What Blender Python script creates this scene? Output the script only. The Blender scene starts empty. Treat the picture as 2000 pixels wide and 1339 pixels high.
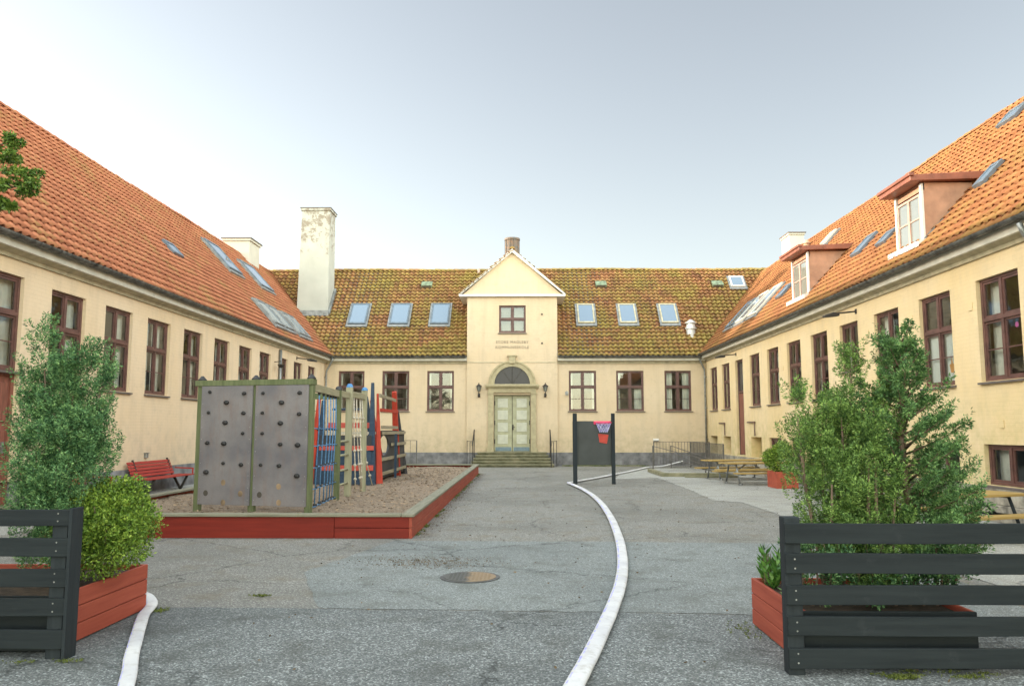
import bpy, math, random
import numpy as np
from math import radians as R, sin, cos, pi
from mathutils import Vector, Matrix, Euler

SC = bpy.context.scene
COL = SC.collection
# ------------------------------------------------------------------ camera
cam_d = bpy.data.cameras.new('camera'); cam = bpy.data.objects.new('camera', cam_d); COL.objects.link(cam)
cam.location = (0, 0, 1.6)
cam.rotation_euler = (pi/2 + math.atan(170.5/1555), 0, math.atan(22/1555))
cam_d.sensor_width = 36; cam_d.lens = 27.99; cam_d.clip_end = 2000; cam_d.clip_start = 0.05
SC.camera = cam
# ------------------------------------------------------------------ sky and sun
SUN_EL = 11.3
SUN_AZ = 74.0          # degrees to the left of +Y (view direction)
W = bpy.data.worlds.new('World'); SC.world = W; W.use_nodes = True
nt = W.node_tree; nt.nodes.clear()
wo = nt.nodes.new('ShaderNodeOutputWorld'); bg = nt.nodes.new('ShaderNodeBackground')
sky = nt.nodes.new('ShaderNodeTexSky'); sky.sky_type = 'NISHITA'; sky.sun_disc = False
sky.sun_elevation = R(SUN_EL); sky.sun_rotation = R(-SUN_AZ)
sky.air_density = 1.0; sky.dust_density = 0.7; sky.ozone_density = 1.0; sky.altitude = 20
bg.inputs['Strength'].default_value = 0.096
# paler sky; extra fill light added overhead and behind the viewer, out of view
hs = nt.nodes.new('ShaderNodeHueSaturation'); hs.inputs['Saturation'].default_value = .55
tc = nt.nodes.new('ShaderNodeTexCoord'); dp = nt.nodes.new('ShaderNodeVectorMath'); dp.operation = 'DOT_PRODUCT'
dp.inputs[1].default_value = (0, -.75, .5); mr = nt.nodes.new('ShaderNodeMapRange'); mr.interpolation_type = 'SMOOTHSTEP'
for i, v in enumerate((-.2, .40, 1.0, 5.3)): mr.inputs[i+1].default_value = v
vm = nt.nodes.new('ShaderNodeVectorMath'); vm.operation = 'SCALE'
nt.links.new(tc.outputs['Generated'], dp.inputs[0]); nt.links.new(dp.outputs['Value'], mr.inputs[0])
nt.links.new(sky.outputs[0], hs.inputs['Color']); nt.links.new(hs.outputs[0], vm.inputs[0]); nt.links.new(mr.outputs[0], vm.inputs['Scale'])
# warm tint, stronger in the added fill light
wm = nt.nodes.new('ShaderNodeMix'); wm.data_type = 'RGBA'; wm.blend_type = 'MULTIPLY'; wm.inputs[0].default_value = 1
wc = nt.nodes.new('ShaderNodeMix'); wc.data_type = 'RGBA'; wc.inputs[6].default_value = (1.05,1,.93,1); wc.inputs[7].default_value = (1.10,1,.80,1)
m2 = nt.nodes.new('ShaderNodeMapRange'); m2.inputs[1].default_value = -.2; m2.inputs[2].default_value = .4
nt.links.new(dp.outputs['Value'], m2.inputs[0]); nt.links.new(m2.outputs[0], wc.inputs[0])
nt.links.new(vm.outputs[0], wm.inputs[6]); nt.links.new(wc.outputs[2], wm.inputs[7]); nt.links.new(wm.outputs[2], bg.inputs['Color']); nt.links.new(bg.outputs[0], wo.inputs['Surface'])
sl = bpy.data.lights.new('sun', 'SUN'); so = bpy.data.objects.new('sun', sl); COL.objects.link(so)
sl.energy = 2.0; sl.angle = R(0.6); sl.color = (1.0, 0.86, 0.68)
sd = Vector((-sin(R(SUN_AZ))*cos(R(SUN_EL)), cos(R(SUN_AZ))*cos(R(SUN_EL)), sin(R(SUN_EL))))
so.rotation_euler = sd.to_track_quat('Z', 'Y').to_euler()
SC.view_settings.view_transform = 'Standard'; SC.view_settings.look = 'None'
SC.view_settings.exposure = 1.77; SC.view_settings.gamma = 1.0
SC.render.engine = 'CYCLES'
SC.cycles.max_bounces = 6; SC.cycles.transparent_max_bounces = 12
SC.cycles.use_denoising = True

random.seed(7); rng = np.random.default_rng(7)

# ------------------------------------------------------------------ mesh helpers
class MB:
    def __init__(s): s.v = []; s.f = []
    def add(s, vs, fs):
        o = len(s.v); s.v += [tuple(p) for p in vs]; s.f += [tuple(i+o for i in f) for f in fs]; return s
    def box(s, x0, x1, y0, y1, z0, z1):
        return s.add([(x0,y0,z0),(x1,y0,z0),(x1,y1,z0),(x0,y1,z0),(x0,y0,z1),(x1,y0,z1),(x1,y1,z1),(x0,y1,z1)],
                     [(0,3,2,1),(4,5,6,7),(0,1,5,4),(1,2,6,5),(2,3,7,6),(3,0,4,7)])
    def bar(s, p, q, w, h, w2=None, h2=None, up=(0,0,1)):
        p = Vector(p); q = Vector(q); d = (q-p).normalized(); up = Vector(up)
        if abs(d.dot(up)) > .98: up = Vector((0,1,0))
        a = d.cross(up).normalized(); b = a.cross(d).normalized()
        w2 = w if w2 is None else w2; h2 = h if h2 is None else h2
        vs = [p + a*i*w/2 + b*j*h/2 for i, j in ((-1,-1),(1,-1),(1,1),(-1,1))] + [q + a*i*w2/2 + b*j*h2/2 for i, j in ((-1,-1),(1,-1),(1,1),(-1,1))]
        return s.add(vs, [(0,3,2,1),(4,5,6,7),(0,1,5,4),(1,2,6,5),(2,3,7,6),(3,0,4,7)])
    def tube(s, pts, r, n=8, cap=True, sx=1.0, sz=1.0):
        pts = [Vector(p) for p in pts]; m = len(pts); o = len(s.v)
        rs = r if isinstance(r, (list, tuple)) else [r]*m
        for i, p in enumerate(pts):
            d = (pts[min(i+1, m-1)] - pts[max(i-1, 0)]).normalized()
            up = Vector((0,0,1)) if abs(d.z) < .95 else Vector((0,1,0))
            a = d.cross(up).normalized(); b = a.cross(d).normalized()
            for k in range(n):
                t = 2*pi*k/n; s.v.append(tuple(p + a*cos(t)*rs[i]*sx + b*sin(t)*rs[i]*sz))
        for i in range(m-1):
            for k in range(n):
                s.f.append((o+i*n+k, o+i*n+(k+1) % n, o+(i+1)*n+(k+1) % n, o+(i+1)*n+k))
        if cap:
            s.f.append(tuple(o+k for k in reversed(range(n)))); s.f.append(tuple(o+(m-1)*n+k for k in range(n)))
        return s
    def cyl(s, c, r, z0, z1, n=24, r2=None):
        r2 = r if r2 is None else r2; o = len(s.v)
        for rr, z in ((r, z0), (r2, z1)):
            for k in range(n): s.v.append((c[0]+rr*cos(2*pi*k/n), c[1]+rr*sin(2*pi*k/n), z))
        for k in range(n): s.f.append((o+k, o+(k+1) % n, o+n+(k+1) % n, o+n+k))
        s.f.append(tuple(o+k for k in reversed(range(n)))); s.f.append(tuple(o+n+k for k in range(n))); return s
    def prism(s, poly, axis, a0, a1):
        # poly: list of 2D points, extruded along axis
        def mk(p, a): return {'y': (p[0], a, p[1]), 'x': (a, p[0], p[1]), 'z': (p[0], p[1], a)}[axis]
        n = len(poly)
        return s.add([mk(p, a0) for p in poly] + [mk(p, a1) for p in poly],
                     [tuple(range(n)), tuple(range(2*n-1, n-1, -1))] + [(i, i+n, (i+1) % n + n, (i+1) % n) for i in range(n)])
    def ball(s, c, r, n=8, m=6, sc=(1,1,1)):
        o = len(s.v); c = Vector(c)
        s.v.append((c.x, c.y, c.z - r*sc[2]))
        for j in range(1, m):
            t = -pi/2 + pi*j/m
            for k in range(n):
                s.v.append((c.x+r*sc[0]*cos(t)*cos(2*pi*k/n), c.y+r*sc[1]*cos(t)*sin(2*pi*k/n), c.z+r*sc[2]*sin(t)))
        s.v.append((c.x, c.y, c.z + r*sc[2])); top = len(s.v)-1
        for k in range(n):
            s.f.append((o, o+1+(k+1) % n, o+1+k)); s.f.append((top, top-n+k, top-n+(k+1) % n))
        for j in range(m-2):
            for k in range(n):
                a = o+1+j*n; s.f.append((a+k, a+(k+1) % n, a+n+(k+1) % n, a+n+k))
        return s
    def build(s, name, mat, parent=None, loc=(0,0,0), rot=(0,0,0), bevel=0, smooth=False, fix=True):
        me = bpy.data.meshes.new(name); me.from_pydata(s.v, [], s.f); me.update()
        if fix:
            import bmesh
            b = bmesh.new(); b.from_mesh(me); bmesh.ops.recalc_face_normals(b, faces=b.faces); b.to_mesh(me); b.free()
        o = bpy.data.objects.new(name, me); COL.objects.link(o)
        if mat: me.materials.append(mat)
        o.location = loc; o.rotation_euler = rot; o.parent = parent
        if smooth: me.polygons.foreach_set('use_smooth', [True]*len(me.polygons))
        if bevel:
            m = o.modifiers.new('bevel', 'BEVEL'); m.width = bevel; m.segments = 2; m.limit_method = 'ANGLE'
        return o

def np_mesh(name, V, F, mat, parent=None, smooth=False):
    me = bpy.data.meshes.new(name); nv = len(V); nf, k = F.shape
    me.vertices.add(nv); me.vertices.foreach_set('co', np.ascontiguousarray(V, dtype=np.float32).ravel())
    me.loops.add(nf*k); me.loops.foreach_set('vertex_index', np.ascontiguousarray(F, dtype=np.int32).ravel())
    me.polygons.add(nf); me.polygons.foreach_set('loop_start', np.arange(0, nf*k, k, dtype=np.int32))
    me.polygons.foreach_set('loop_total', np.full(nf, k, dtype=np.int32))
    if smooth: me.polygons.foreach_set('use_smooth', np.ones(nf, dtype=bool))
    me.update(); me.validate()
    o = bpy.data.objects.new(name, me); COL.objects.link(o)
    if mat: me.materials.append(mat)
    o.parent = parent; return o

def tag(o, label=None, cat=None, group=None, kind=None):
    if label: o['label'] = label
    if cat: o['category'] = cat
    if group: o['group'] = group
    if kind: o['kind'] = kind
    return o
def thing(name, label, cat, loc=(0,0,0), rz=0, group=None):
    o = bpy.data.objects.new(name, None); COL.objects.link(o); o.location = loc; o.rotation_euler = (0,0,rz)
    o.empty_display_size = .2
    return tag(o, label, cat, group)
def copy_tree(o, parent=None):
    c = o.copy(); COL.objects.link(c); c.parent = parent
    for ch in list(o.children): copy_tree(ch, c)
    return c

# ------------------------------------------------------------------ materials
class NT:
    def __init__(s, name):
        s.m = bpy.data.materials.new(name); s.m.use_nodes = True; s.t = s.m.node_tree; s.n = s.t.nodes
        s.b = s.n['Principled BSDF']
    def node(s, t, **k):
        n = s.n.new(t)
        for a, v in k.items(): setattr(n, a, v)
        return n
    def L(s, a, b): s.t.links.new(a, b)
    def coord(s, scale=(1,1,1), kind='Object'):
        c = s.node('ShaderNodeTexCoord'); m = s.node('ShaderNodeMapping'); m.inputs['Scale'].default_value = scale
        s.L(c.outputs[kind], m.inputs['Vector']); return m.outputs[0]
    def noise(s, vec, scale, detail=4, rough=.55, out='Fac'):
        n = s.node('ShaderNodeTexNoise'); n.inputs['Scale'].default_value = scale; n.inputs['Detail'].default_value = detail
        n.inputs['Roughness'].default_value = rough; s.L(vec, n.inputs['Vector']); return n.outputs[out]
    def ramp(s, fac, stops, interp='LINEAR'):
        r = s.node('ShaderNodeValToRGB'); r.color_ramp.interpolation = interp
        e = r.color_ramp.elements
        while len(e) < len(stops): e.new(.5)
        for el, (p, c) in zip(e, stops):
            el.position = p; el.color = (*c, 1) if len(c) == 3 else c
        s.L(fac, r.inputs[0]); return r.outputs[0]
    def rampf(s, fac, a, b):
        m = s.node('ShaderNodeMapRange'); s.L(fac, m.inputs[0]); m.inputs[1].default_value = a; m.inputs[2].default_value = b
        return m.outputs[0]
    def mix(s, fac, a, b, mode='MIX'):
        m = s.node('ShaderNodeMix', data_type='RGBA', blend_type=mode)
        for inp, v in ((m.inputs[0], fac), (m.inputs[6], a), (m.inputs[7], b)):
            if hasattr(v, 'is_output'): s.L(v, inp)
            elif isinstance(v, (int, float)): inp.default_value = v
            else: inp.default_value = (*v, 1)
        return m.outputs[2]
    def math(s, op, a, b=None, c=None):
        m = s.node('ShaderNodeMath', operation=op)
        for i, v in enumerate((a, b, c)):
            if v is None: continue
            if hasattr(v, 'is_output'): s.L(v, m.inputs[i])
            else: m.inputs[i].default_value = v
        return m.outputs[0]
    def xyz(s, vec):
        x = s.node('ShaderNodeSeparateXYZ'); s.L(vec, x.inputs[0]); return x.outputs
    def comb(s, x, y, z):
        c = s.node('ShaderNodeCombineXYZ')
        for i, v in enumerate((x, y, z)):
            if hasattr(v, 'is_output'): s.L(v, c.inputs[i])
            else: c.inputs[i].default_value = v
        return c.outputs[0]
    def bump(s, h, strength=.3, dist=.02):
        b = s.node('ShaderNodeBump'); b.inputs['Strength'].default_value = strength; b.inputs['Distance'].default_value = dist
        s.L(h, b.inputs['Height']); s.L(b.outputs[0], s.b.inputs['Normal']); return b.outputs[0]
    def base(s, c, rough=.7, metal=0, spec=None):
        if hasattr(c, 'is_output'): s.L(c, s.b.inputs['Base Color'])
        else: s.b.inputs['Base Color'].default_value = (*c, 1)
        if hasattr(rough, 'is_output'): s.L(rough, s.b.inputs['Roughness'])
        else: s.b.inputs['Roughness'].default_value = rough
        s.b.inputs['Metallic'].default_value = metal
        if spec is not None: s.b.inputs['Specular IOR Level'].default_value = spec
        return s.m

def simple(name, c, rough=.6, metal=0, var=.15, scale=6, bump=0, stretch=(1,1,1), c2=None, spec=None):
    n = NT(name); v = n.coord(stretch)
    f = n.noise(v, scale, 5)
    c2 = c2 or tuple(x*(1-var*1.6) for x in c)
    col = n.ramp(f, [(.3, c2), (.7, tuple(min(1, x*(1+var*.5)) for x in c))])
    if bump: n.bump(n.noise(v, scale*5, 3), bump, .01)
    return n.base(col, rough, metal, spec)

def plaster_mat(name, base, tint, dirt, low):
    n = NT(name); v = n.coord()
    big = n.noise(v, .55, 5); mid = n.noise(v, 3.2, 6, .65); fine = n.noise(v, 22, 4)
    col = n.ramp(big, [(.32, tint), (.66, base)])
    col = n.mix(n.math('MULTIPLY', n.rampf(mid, .52, .75), .7), col, tuple(x*.80 for x in base))
    x, y, z = n.xyz(v)
    # damp rising from the ground, streaks running down
    st = n.noise(n.comb(n.math('MULTIPLY', x, 3.0), 0, n.math('MULTIPLY', z, .35)), 1.0, 4)
    lowm = n.math('MULTIPLY', n.math('SUBTRACT', 1.0, n.rampf(z, .6, low)), n.rampf(mid, .35, .62))
    col = n.mix(n.math('MULTIPLY', lowm, .6), col, dirt)
    col = n.mix(n.math('MULTIPLY', n.rampf(st, .50, .72), .38), col, tuple(x*.72 for x in base))
    br = n.node('ShaderNodeTexBrick'); br.inputs['Scale'].default_value = 1
    br.inputs['Brick Width'].default_value = .24; br.inputs['Row Height'].default_value = .075; br.inputs['Mortar Size'].default_value = .006
    br.inputs['Mortar Smooth'].default_value = .6
    br.inputs['Color1'].default_value = (1,1,1,1); br.inputs['Color2'].default_value = (.88,.88,.88,1); br.inputs['Mortar'].default_value = (.55,.55,.55,1)
    wob = n.noise(v, 4, 2)
    n.L(n.comb(x, n.math('ADD', z, n.math('MULTIPLY', wob, .012)), 0), br.inputs['Vector'])
    col = n.mix(.14, col, br.outputs['Color'], 'MULTIPLY')
    h = n.math('ADD', n.math('MULTIPLY', br.outputs['Fac'], -.5), n.math('MULTIPLY', fine, .5))
    n.bump(h, .35, .012)
    return n.base(col, .85)

PL_MAIN = plaster_mat('plaster_main', (.63,.505,.35), (.60,.465,.30), (.38,.31,.18), 2.0)
PL_RIGHT = plaster_mat('plaster_right', (.69,.55,.345), (.66,.50,.265), (.37,.33,.10), 2.6)
PL_LEFT = plaster_mat('plaster_left', (.68,.535,.37), (.65,.495,.315), (.43,.36,.26), 1.8)
PLINTH = simple('plinth_paint', (.22,.215,.22), .85, var=.35, scale=3, bump=.3)
GRANITE = simple('granite_plinth', (.34,.31,.25), .85, var=.4, scale=5, bump=.5)
TRIM = simple('white_trim', (.56,.53,.45), .6, var=.12, scale=4)
TRIM_MOULD = simple('trim_ochre', (.46,.41,.28), .7, var=.2, scale=5)  # darker, yellower trim paint for mouldings and some skylight frames
ZINC = simple('zinc_gutter', (.15,.15,.14), .5, metal=.5, var=.5, scale=7)
PIPE = simple('zinc_pipe', (.30,.31,.30), .45, metal=.6, var=.3, scale=7)
RED_WOOD = simple('window_paint', (.125,.055,.045), .45, var=.3, scale=5)
DOOR_RED = simple('door_paint', (.22,.075,.05), .5, var=.3, scale=4, bump=.2, stretch=(8,1,1))
SILL = simple('slate_sill', (.12,.10,.09), .6)
CURTAIN = simple('curtain', (.72,.70,.62), .9, var=.15, scale=3)
BLIND = simple('roller_blind', (.66,.70,.68), .8, var=.05)
ROOM = simple('room_wall', (.30,.26,.19), .9, var=.3, scale=1)
STONE = simple('sandstone', (.42,.36,.22), .8, var=.14, scale=6, bump=.3)
MOSSY = simple('mossy_stone', (.24,.22,.14), .9, var=.4, scale=3, bump=.4, c2=(.11,.11,.06))
DOORGREEN = simple('door_green', (.38,.37,.235), .5, var=.15, scale=5)
DOORPANEL = simple('door_panel', (.50,.50,.40), .5, var=.1, scale=5)
KICK = simple('kick_plate', (.14,.20,.24), .4, metal=.3)
IRON = simple('iron', (.05,.045,.04), .55, metal=.4, var=.3)
STEEL = simple('galvanised_steel', (.34,.35,.35), .4, metal=.7, var=.3)
WHITEPAINT = simple('white_paint', (.66,.64,.60), .5, var=.08)
COPPER = simple('dormer_cladding', (.46,.25,.155), .6, var=.2, scale=3)
COPPER_D = simple('dormer_eave', (.27,.085,.045), .45, var=.25, scale=4)
LEAD = simple('lead_flashing', (.27,.28,.28), .5, metal=.3, var=.3, scale=5)
BLUEZ = simple('skylight_frame', (.16,.20,.24), .4, metal=.4, var=.2)
RUBBER = simple('black_plastic', (.02,.02,.022), .45, var=.2)

def glass_mat(name, tint, lo=.10):
    n = NT(name); n.n.remove(n.b)
    g = n.node('ShaderNodeBsdfGlossy'); g.inputs['Roughness'].default_value = .03; g.inputs['Color'].default_value = (.9,.95,1,1)
    t = n.node('ShaderNodeBsdfTransparent'); t.inputs['Color'].default_value = (*tint, 1)
    fr = n.node('ShaderNodeLayerWeight'); fr.inputs['Blend'].default_value = .25
    f = n.math('ADD', n.math('MULTIPLY', fr.outputs['Fresnel'], .9), lo); n.b = None
    nz = n.node('ShaderNodeBump'); nz.inputs['Strength'].default_value = .04; nz.inputs['Distance'].default_value = .05
    n.L(n.noise(n.coord(), 3, 2), nz.inputs['Height']); n.L(nz.outputs[0], g.inputs['Normal'])
    mx = n.node('ShaderNodeMixShader'); n.L(f, mx.inputs[0]); n.L(t.outputs[0], mx.inputs[1]); n.L(g.outputs[0], mx.inputs[2])
    n.L(mx.outputs[0], n.n['Material Output'].inputs['Surface']); return n.m
GLASS = glass_mat('window_glass', (.86,.90,.88), .08)
def dark_glass(name, c, rough=.08, spec=.8, metal=0):
    n = NT(name); return n.base(c, rough, metal, spec)
SKYGLASS = dark_glass('skylight_glass', (.20,.27,.35), .05, 1.0, .45)
LUNETTE = dark_glass('lunette_glass', (.03,.03,.04), .2, .25)

def tile_mat(name, cols, moss=None, mossamt=0.0, lichen=0.0, eave=0.0):
    n = NT(name); v = n.coord(); x, y, z = n.xyz(v)
    tx = n.math('FLOOR', n.math('DIVIDE', x, .235)); ty = n.math('FLOOR', n.math('DIVIDE', y, .27))
    wn = n.node('ShaderNodeTexWhiteNoise', noise_dimensions='2D'); n.L(n.comb(tx, ty, 0), wn.inputs['Vector'])
    tv = wn.outputs['Value']
    big = n.noise(v, .45, 4)
    val = n.math('ADD', n.math('MULTIPLY', tv, .55), n.math('MULTIPLY', big, .45))
    col = n.ramp(val, [(.18, cols[0]), (.5, cols[1]), (.82, cols[2])])
    fine = n.noise(v, 14, 5, .7)
    col = n.mix(n.math('MULTIPLY', n.rampf(fine, .5, .75), .35), col, tuple(c*.5 for c in cols[0]))
    fy = n.math('FRACT', n.math('DIVIDE', y, .27))
    if moss:
        m1 = n.noise(v, .6, 6, .65); m2 = n.noise(v, 5.5, 5, .7)
        mm = n.math('ADD', n.math('MULTIPLY', m1, .62), n.math('MULTIPLY', m2, .30))
        mm = n.math('ADD', mm, n.math('MULTIPLY', tv, .10))
        mm = n.math('ADD', mm, n.math('MULTIPLY', n.math('SUBTRACT', 1.0, fy), .10))
        if eave: mm = n.math('ADD', mm, n.math('MULTIPLY', n.math('SUBTRACT', 1.0, n.rampf(y, 0, 1.6)), eave))
        a = 1.0 - mossamt
        mask = n.rampf(mm, a-.10, a+.06)
        mc = n.ramp(n.noise(v, 3.0, 4), [(.3, moss[0]), (.7, moss[1])])
        col = n.mix(n.math('MULTIPLY', mask, .88), col, mc)
    if lichen:
        l = n.rampf(n.noise(v, 26, 3, .6), .66, .74)
        col = n.mix(n.math('MULTIPLY', l, lichen), col, (.42,.42,.33))
    n.bump(n.noise(v, 35, 3), .25, .01)
    return n.base(col, .85)
TILE_L = tile_mat('roof_tiles_left', [(.32,.112,.055), (.40,.146,.073), (.45,.18,.092)], moss=[(.30,.20,.06),(.25,.15,.06)], mossamt=.33, lichen=.1)
TILE_R = tile_mat('roof_tiles_right', [(.21,.074,.024), (.285,.113,.037), (.34,.15,.052)], moss=[(.19,.11,.03),(.25,.14,.03)], mossamt=.33, lichen=.3, eave=.10)
TILE_M = tile_mat('roof_tiles_main', [(.17,.075,.038), (.34,.145,.065), (.44,.20,.10)], moss=[(.15,.122,.032),(.34,.265,.06)], mossamt=.436, lichen=.35, eave=.05)

def asphalt_mat(name, a, b, stain, scale=1.0):
    n = NT(name); v = n.coord()
    g1 = n.node('ShaderNodeTexVoronoi'); g1.inputs['Scale'].default_value = 85*scale; n.L(v, g1.inputs['Vector'])
    cr = n.xyz(g1.outputs['Color'])[0]
    fine = n.noise(v, 60, 3, .7); mid = n.noise(v, 2.2, 7, .65); big = n.noise(v, .35, 4)
    col = n.ramp(cr, [(0, tuple(x*.45 for x in a)), (.5, a), (.86, b), (1.0, tuple(min(1, x*2.1) for x in b))])
    col = n.mix(.35, col, n.ramp(fine, [(.3, tuple(x*.4 for x in a)), (.7, tuple(x*1.5 for x in b))]))
    col = n.mix(n.math('MULTIPLY', n.rampf(mid, .50, .68), .62), col, stain)
    col = n.mix(n.math('MULTIPLY', n.rampf(big, .45, .62), .35), col, tuple(x*.6 for x in a))
    sp = n.rampf(n.noise(v, 9, 4, .6), .68, .74)
    dv = n.node('ShaderNodeVectorMath', operation='ADD'); dn = n.node('ShaderNodeVectorMath', operation='SCALE'); dn.inputs['Scale'].default_value = .5
    n.L(n.noise(v, 2.5, 6, .7, 'Color'), dn.inputs[0]); n.L(v, dv.inputs[0]); n.L(dn.outputs[0], dv.inputs[1])
    ck = n.node('ShaderNodeTexVoronoi', feature='DISTANCE_TO_EDGE'); ck.inputs['Scale'].default_value = .42; n.L(dv.outputs[0], ck.inputs['Vector'])
    cm = n.math('MULTIPLY', n.math('SUBTRACT', 1.0, n.rampf(ck.outputs['Distance'], .002, .009)), n.rampf(big, .42, .52))
    col = n.mix(n.math('MULTIPLY', cm, .75), col, tuple(x*.3 for x in a))
    col = n.mix(n.math('MULTIPLY', sp, .4), col, tuple(x*.45 for x in a))
    h = n.math('ADD', n.math('MULTIPLY', g1.outputs['Distance'], 1.2), n.math('MULTIPLY', fine, .8))
    n.bump(h, .65, .008)
    return n.base(col, .78, 0, .35)
ASPHALT = asphalt_mat('asphalt', (.158,.156,.142), (.29,.287,.265), (.175,.145,.10))
ASPHALT2 = asphalt_mat('asphalt_near', (.075,.085,.086), (.26,.278,.277), (.07,.073,.065))
ASPHALT_P = asphalt_mat('asphalt_patch', (.165,.182,.18), (.275,.298,.293), (.12,.125,.11), 1.2)
PAVE = asphalt_mat('pale_paving', (.33,.33,.31), (.42,.42,.39), (.25,.24,.19), 1.6)
def wood_mat(name, c, c2, rough=.6, axis=0, scale=1.0, wear=None):
    n = NT(name); st = [22, 22, 22]; st[axis] = 1.4; v = n.coord(tuple(s*scale for s in st)); vv = n.coord()
    g = n.noise(v, 1.0, 6, .6); b = n.noise(vv, 1.6, 4)
    col = n.ramp(g, [(.3, c2), (.65, c)]); col = n.mix(n.math('MULTIPLY', n.rampf(b, .4, .7), .3), col, tuple(x*.7 for x in c))
    if wear:
        w = n.rampf(n.noise(vv, 5, 6, .75), .60, .70); col = n.mix(n.math('MULTIPLY', w, .7), col, wear)
    spk = n.rampf(n.noise(vv, 55, 2), .70, .76); col = n.mix(n.math('MULTIPLY', spk, .4), col, tuple(x*.45 for x in c2))
    n.bump(g, .35, .006); return n.base(col, rough+.1, 0, .22)
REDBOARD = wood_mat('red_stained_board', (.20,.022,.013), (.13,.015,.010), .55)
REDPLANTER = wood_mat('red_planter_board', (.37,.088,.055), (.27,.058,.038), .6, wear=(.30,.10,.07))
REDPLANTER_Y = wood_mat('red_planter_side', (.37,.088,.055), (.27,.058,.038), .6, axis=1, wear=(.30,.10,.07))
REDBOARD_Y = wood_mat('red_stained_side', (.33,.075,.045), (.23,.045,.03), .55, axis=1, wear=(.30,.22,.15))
WEATHERED = wood_mat('weathered_cap', (.26,.25,.19), (.16,.155,.11), .85, wear=(.15,.16,.06))
WEATHERED_Y = wood_mat('weathered_cap_side', (.27,.26,.205), (.17,.165,.12), .85, axis=1, wear=(.15,.16,.06))
GREENPOST = wood_mat('green_impregnated_wood', (.15,.17,.09), (.09,.11,.05), .8, axis=2, wear=(.22,.22,.15))
GREYPOST = wood_mat('grey_wood', (.36,.34,.24), (.24,.24,.15), .8, axis=2, wear=(.16,.20,.09))
BLACKFENCE = wood_mat('charcoal_boards', (.019,.025,.028), (.010,.014,.017), .6, wear=(.028,.033,.037))
BLACKPOST = wood_mat('charcoal_posts', (.026,.033,.038), (.014,.019,.023), .6, axis=2)
YELLOWWOOD = wood_mat('yellow_planks', (.43,.30,.11), (.30,.20,.07), .6, wear=(.28,.20,.08))
BLUEWOOD = wood_mat('blue_boards', (.045,.075,.115), (.025,.04,.07), .6, wear=(.10,.12,.15))
PLAYRED = wood_mat('play_red', (.45,.055,.03), (.30,.035,.022), .6, axis=2)
BLUEROPE = simple('blue_rope', (.10,.25,.46), .8, var=.3, scale=30)
WHITEROPE = simple('white_rope', (.55,.50,.40), .85, var=.3, scale=30)
PLAYBLACK = simple('black_board', (.03,.032,.038), .6)
BLUECAP = simple('blue_plastic', (.06,.22,.48), .45)

def panel_mat():
    n = NT('climbing_panel'); v = n.coord()
    a = n.noise(v, 1.3, 5); b = n.noise(n.coord((6,6,1.2)), 1.5, 5, .7); f = n.noise(v, 40, 4, .7)
    col = n.ramp(a, [(.35, (.115,.11,.125)), (.62, (.195,.18,.185))])
    col = n.mix(n.math('MULTIPLY', n.rampf(b, .5, .72), .45), col, (.17,.105,.08))
    col = n.mix(n.math('MULTIPLY', n.rampf(f, .5, .8), .35), col, (.08,.08,.085))
    n.bump(f, .25, .004); return n.base(col, .7)
PANEL = panel_mat()
def chimney_mat(name, base, dirt, amt, zlo, zhi):
    n = NT(name); v = n.coord(); x, y, z = n.xyz(v)
    f = n.noise(v, 3.2, 8, .8)
    m = n.math('ADD', f, n.math('MULTIPLY', n.math('SUBTRACT', n.rampf(z, zlo, zhi), .55), amt))
    col = n.ramp(n.noise(v, 1.2, 4), [(.3, tuple(c*.85 for c in base)), (.7, base)])
    col = n.mix(n.math('MULTIPLY', n.rampf(m, .60, .68), .85), col, dirt)
    n.bump(f, .3, .02); return n.base(col, .85)
CHIM = chimney_mat('chimney_render', (.43,.43,.385), (.20,.16,.12), .30, 7.6, 11.6)
CHIM_W = chimney_mat('chimney_white', (.50,.475,.41), (.40,.33,.22), .05, 9, 11)
CHIM_R = simple('brick_stack', (.55,.36,.24), .85, var=.3, scale=8, bump=.3)
RUST = simple('rusty_metal', (.16,.095,.06), .7, metal=.3, var=.6, scale=6, c2=(.10,.11,.11))

def sand_mat():
    n = NT('bark_sand'); v = n.coord()
    a = n.noise(v, 1.1, 5); f = n.noise(v, 38, 5, .75); g = n.noise(v, 9, 4)
    col = n.ramp(f, [(.3, (.13,.09,.06)), (.5, (.25,.185,.13)), (.72, (.45,.355,.26))])
    col = n.mix(n.math('MULTIPLY', n.rampf(a, .4, .7), .3), col, (.30,.25,.19))
    n.bump(n.math('ADD', f, n.math('MULTIPLY', g, 1.5)), .8, .03); return n.base(col, .95)
SAND = sand_mat()
CHIP = simple('bark_chip', (.34,.24,.15), .9, var=.5, scale=3)
SOIL = simple('soil', (.06,.04,.025), .95, var=.4, scale=12, bump=.6)

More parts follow.
